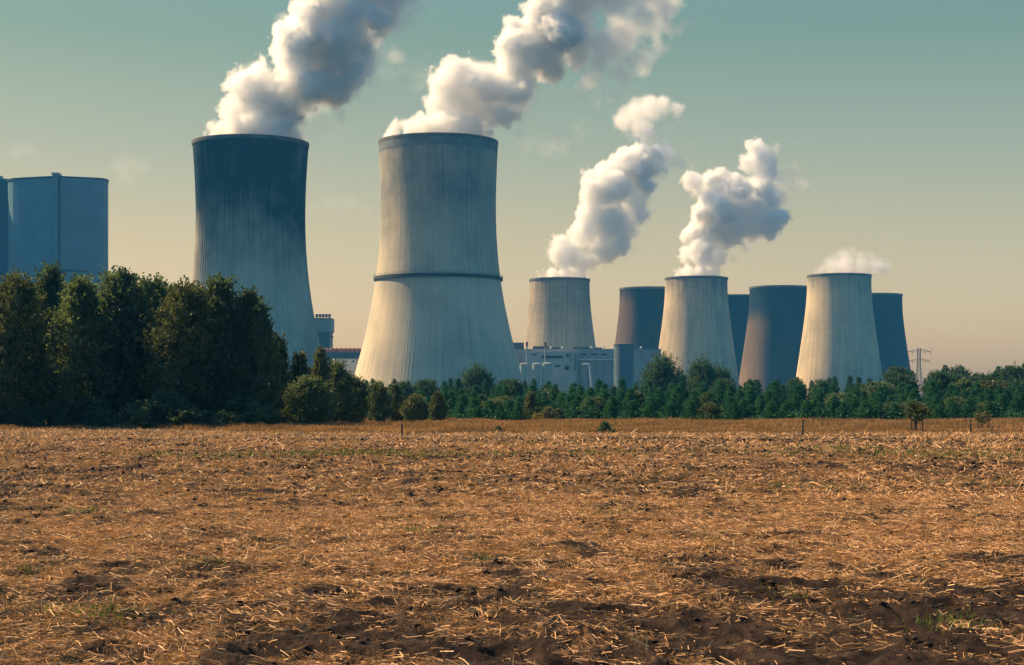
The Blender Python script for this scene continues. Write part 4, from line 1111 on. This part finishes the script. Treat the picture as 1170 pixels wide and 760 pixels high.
P1 = [(245,156,8),(262,153,12),(280,149,17),(300,148,19),(320,150,17),(338,156,10),(268,130,19),(285,108,27),(300,94,20),(310,125,26),(330,112,27),(335,135,17),(350,97,28),(335,75,21),(329,40,20),(343,60,29),(375,60,32),(375,92,25),(395,90,18),(410,80,17),
      (385,40,30),(400,20,30),(408,56,18),(362,18,26),(350,28,20),(390,-5,30),(418,12,20),(414,36,15),(426,30,22),(436,2,24),(405,-32,36),(432,-42,38)]
W1 = [(432,48,18),(434,64,12),(445,26,26),(466,10,20),(450,60,14),(450,-8,22),(478,-10,20),(420,95,12),(392,128,13),(372,140,12)]
F1 = [(440,85,16),(458,80,18),(476,90,18),(500,75,14),(480,60,14),(360,152,12),(385,148,12),(430,110,12)]
steam('steam_plume', 'huge white steam plume leaning right from the dark topped cooling tower', 'steam', T1D, (286.5, 158), P1, W1, 9, 17, 5.5, .72, wd=.32, seed=11, faint=F1, group='steam plumes')
P2 = [(450,156,6),(468,152,10),(486,149,14),(505,147,17),(525,146,17),(545,149,15),(561,155,8),(498,125,17),(505,102,19),(520,95,25),(536,86,19),(540,115,27),(555,100,25),(560,130,17),(575,130,15),(589,127,13),(588,105,21),(585,80,21),(586,55,19),(591,36,19),(610,30,24),(605,60,27),
      (625,70,21),(635,45,27),(640,25,26),(658,46,20),(658,68,14),(620,10,22),(650,5,25),(664,26,14),(640,-20,25),(682,-14,22),(665,-40,30),(700,-40,30)]
W2 = [(680,85,18),(690,60,26),(710,40,28),(735,25,26),(712,82,20),(735,68,18),(752,50,15),(762,18,22),(785,28,10),(704,104,11),(676,102,12),(700,5,28),(725,-8,28),(752,-4,26),(770,-10,24)]
F2 = [(590,150,10),(606,153,13),(625,160,15),(643,158,15),(662,150,12),(690,118,12),(715,105,12)]
steam('steam_plume', 'large white steam plume drifting right from the ringed cooling tower', 'steam', T2D, (500.8, 156), P2, W2, 9, 17, 5.5, .72, wd=.50, seed=12, faint=F2, group='steam plumes')
P3 = [(617,317,4),(632,315,7),(648,314,9),(663,316,6),(636,296,13),(640,281,11),(655,292,16),(672,298,12),(660,273,12),(670,262,16),(690,285,16),(705,278,14),(675,240,16),(695,255,22),(712,262,14),(725,250,12),(680,220,17),(675,206,11),(700,215,23),(695,201,14),(722,230,16),(735,212,13),
      (715,190,19),(737,190,19),(730,176,14),(751,176,13),(754,194,10),(765,168,8),(733,158,9),(737,147,8)]
F3 = [(722,150,9),(730,158,9),(742,150,10),(760,150,9),(790,165,9)]
W3 = [(726,152,10),(738,150,11),(746,156,11),(776,185,11),(735,250,11),(765,180,13),(787,188,8),(725,285,9),(685,303,9),(745,160,10)]
steam('steam_plume', 'white steam column rising from the grey buff cooling tower', 'steam', D3, (639.5, 318), P3, W3, 8, 15, 5.5, .85, wd=.25, seed=13, faint=F3, group='steam plumes')
steam('steam_puff', 'small detached steam puff floating above the column of the grey buff tower', 'steam', D3, (735, 125), [], [(715,134,13),(728,129,16),(744,122,17),(757,120,13),(734,142,13),(774,126,10),(722,138,10)], 8, 12, 8, .9, core=False, wd=.45, seed=14, group='steam plumes')
P5 = [(774,317,5),(787,313,8),(800,313,10),(814,316,7),(784,294,11),(800,290,17),(817,292,13),(794,269,14),(812,262,20),(828,268,12),(798,246,14),(815,238,20),(835,245,16),(840,264,12),(795,210,13),(789,203,9),(812,206,13),(825,203,11),(822,220,16),(845,215,16),(858,235,18),(860,259,16),
      (877,258,15),(888,251,11),(856,188,9),(862,171,10),(868,181,13),(876,195,13),(871,215,15),(879,230,13)]
W5 = [(893,205,16),(890,225,14),(915,210,11),(896,240,9),(838,295,9),(850,278,9),(908,195,10),(884,175,9)]
steam('steam_plume', 'white forked steam column rising from the middle short cooling tower', 'steam', D5, (795.5, 316.6), P5, W5, 8, 15, 5.5, .85, wd=.25, seed=15, group='steam plumes')
W8 = [(938,311,8),(948,306,12),(962,300,15),(977,297,16),(991,299,15),(1004,303,12),(965,291,11),(985,310,12),(968,310,13),(950,312,9),(1013,306,8)]
steam('steam_wisp', 'thin cream wisp of steam over the brightest short cooling tower', 'steam', D8, (958.8, 313.6), [], W8, 6, 15, 4, 1.1, core=False, wd=.42, seed=16, group='steam plumes')
# faint small clouds far beyond
CDK = 5600.0
for px, py, bl, lab in ((27, 172, [(18,173,10),(29,169,11),(38,174,8)], 'small faint pink cloud above the boiler house'), (148, 190, [(136,190,12),(148,186,13),(160,190,12),(148,200,13)], 'faint round pink cloud between boiler house and dark topped cooling tower'),
                        (388, 236, [(362,240,12),(378,234,15),(398,232,15),(416,240,11)], 'faint wide pink cloud between the two tall cooling towers'), (1030, 275, [(1010,278,9),(1028,274,12),(1048,278,9)], 'very faint cloud above the pylon'),
                        (905, 165, [(897,165,8),(910,163,8)], 'very faint cloud right of the forked steam column')):
    steam('cloud', lab, 'cloud', CDK, (px, py), [], bl, 30, 70, 40, 9, core=False, wd=.009 if px < 300 else .005, seed=px, group='faint clouds')
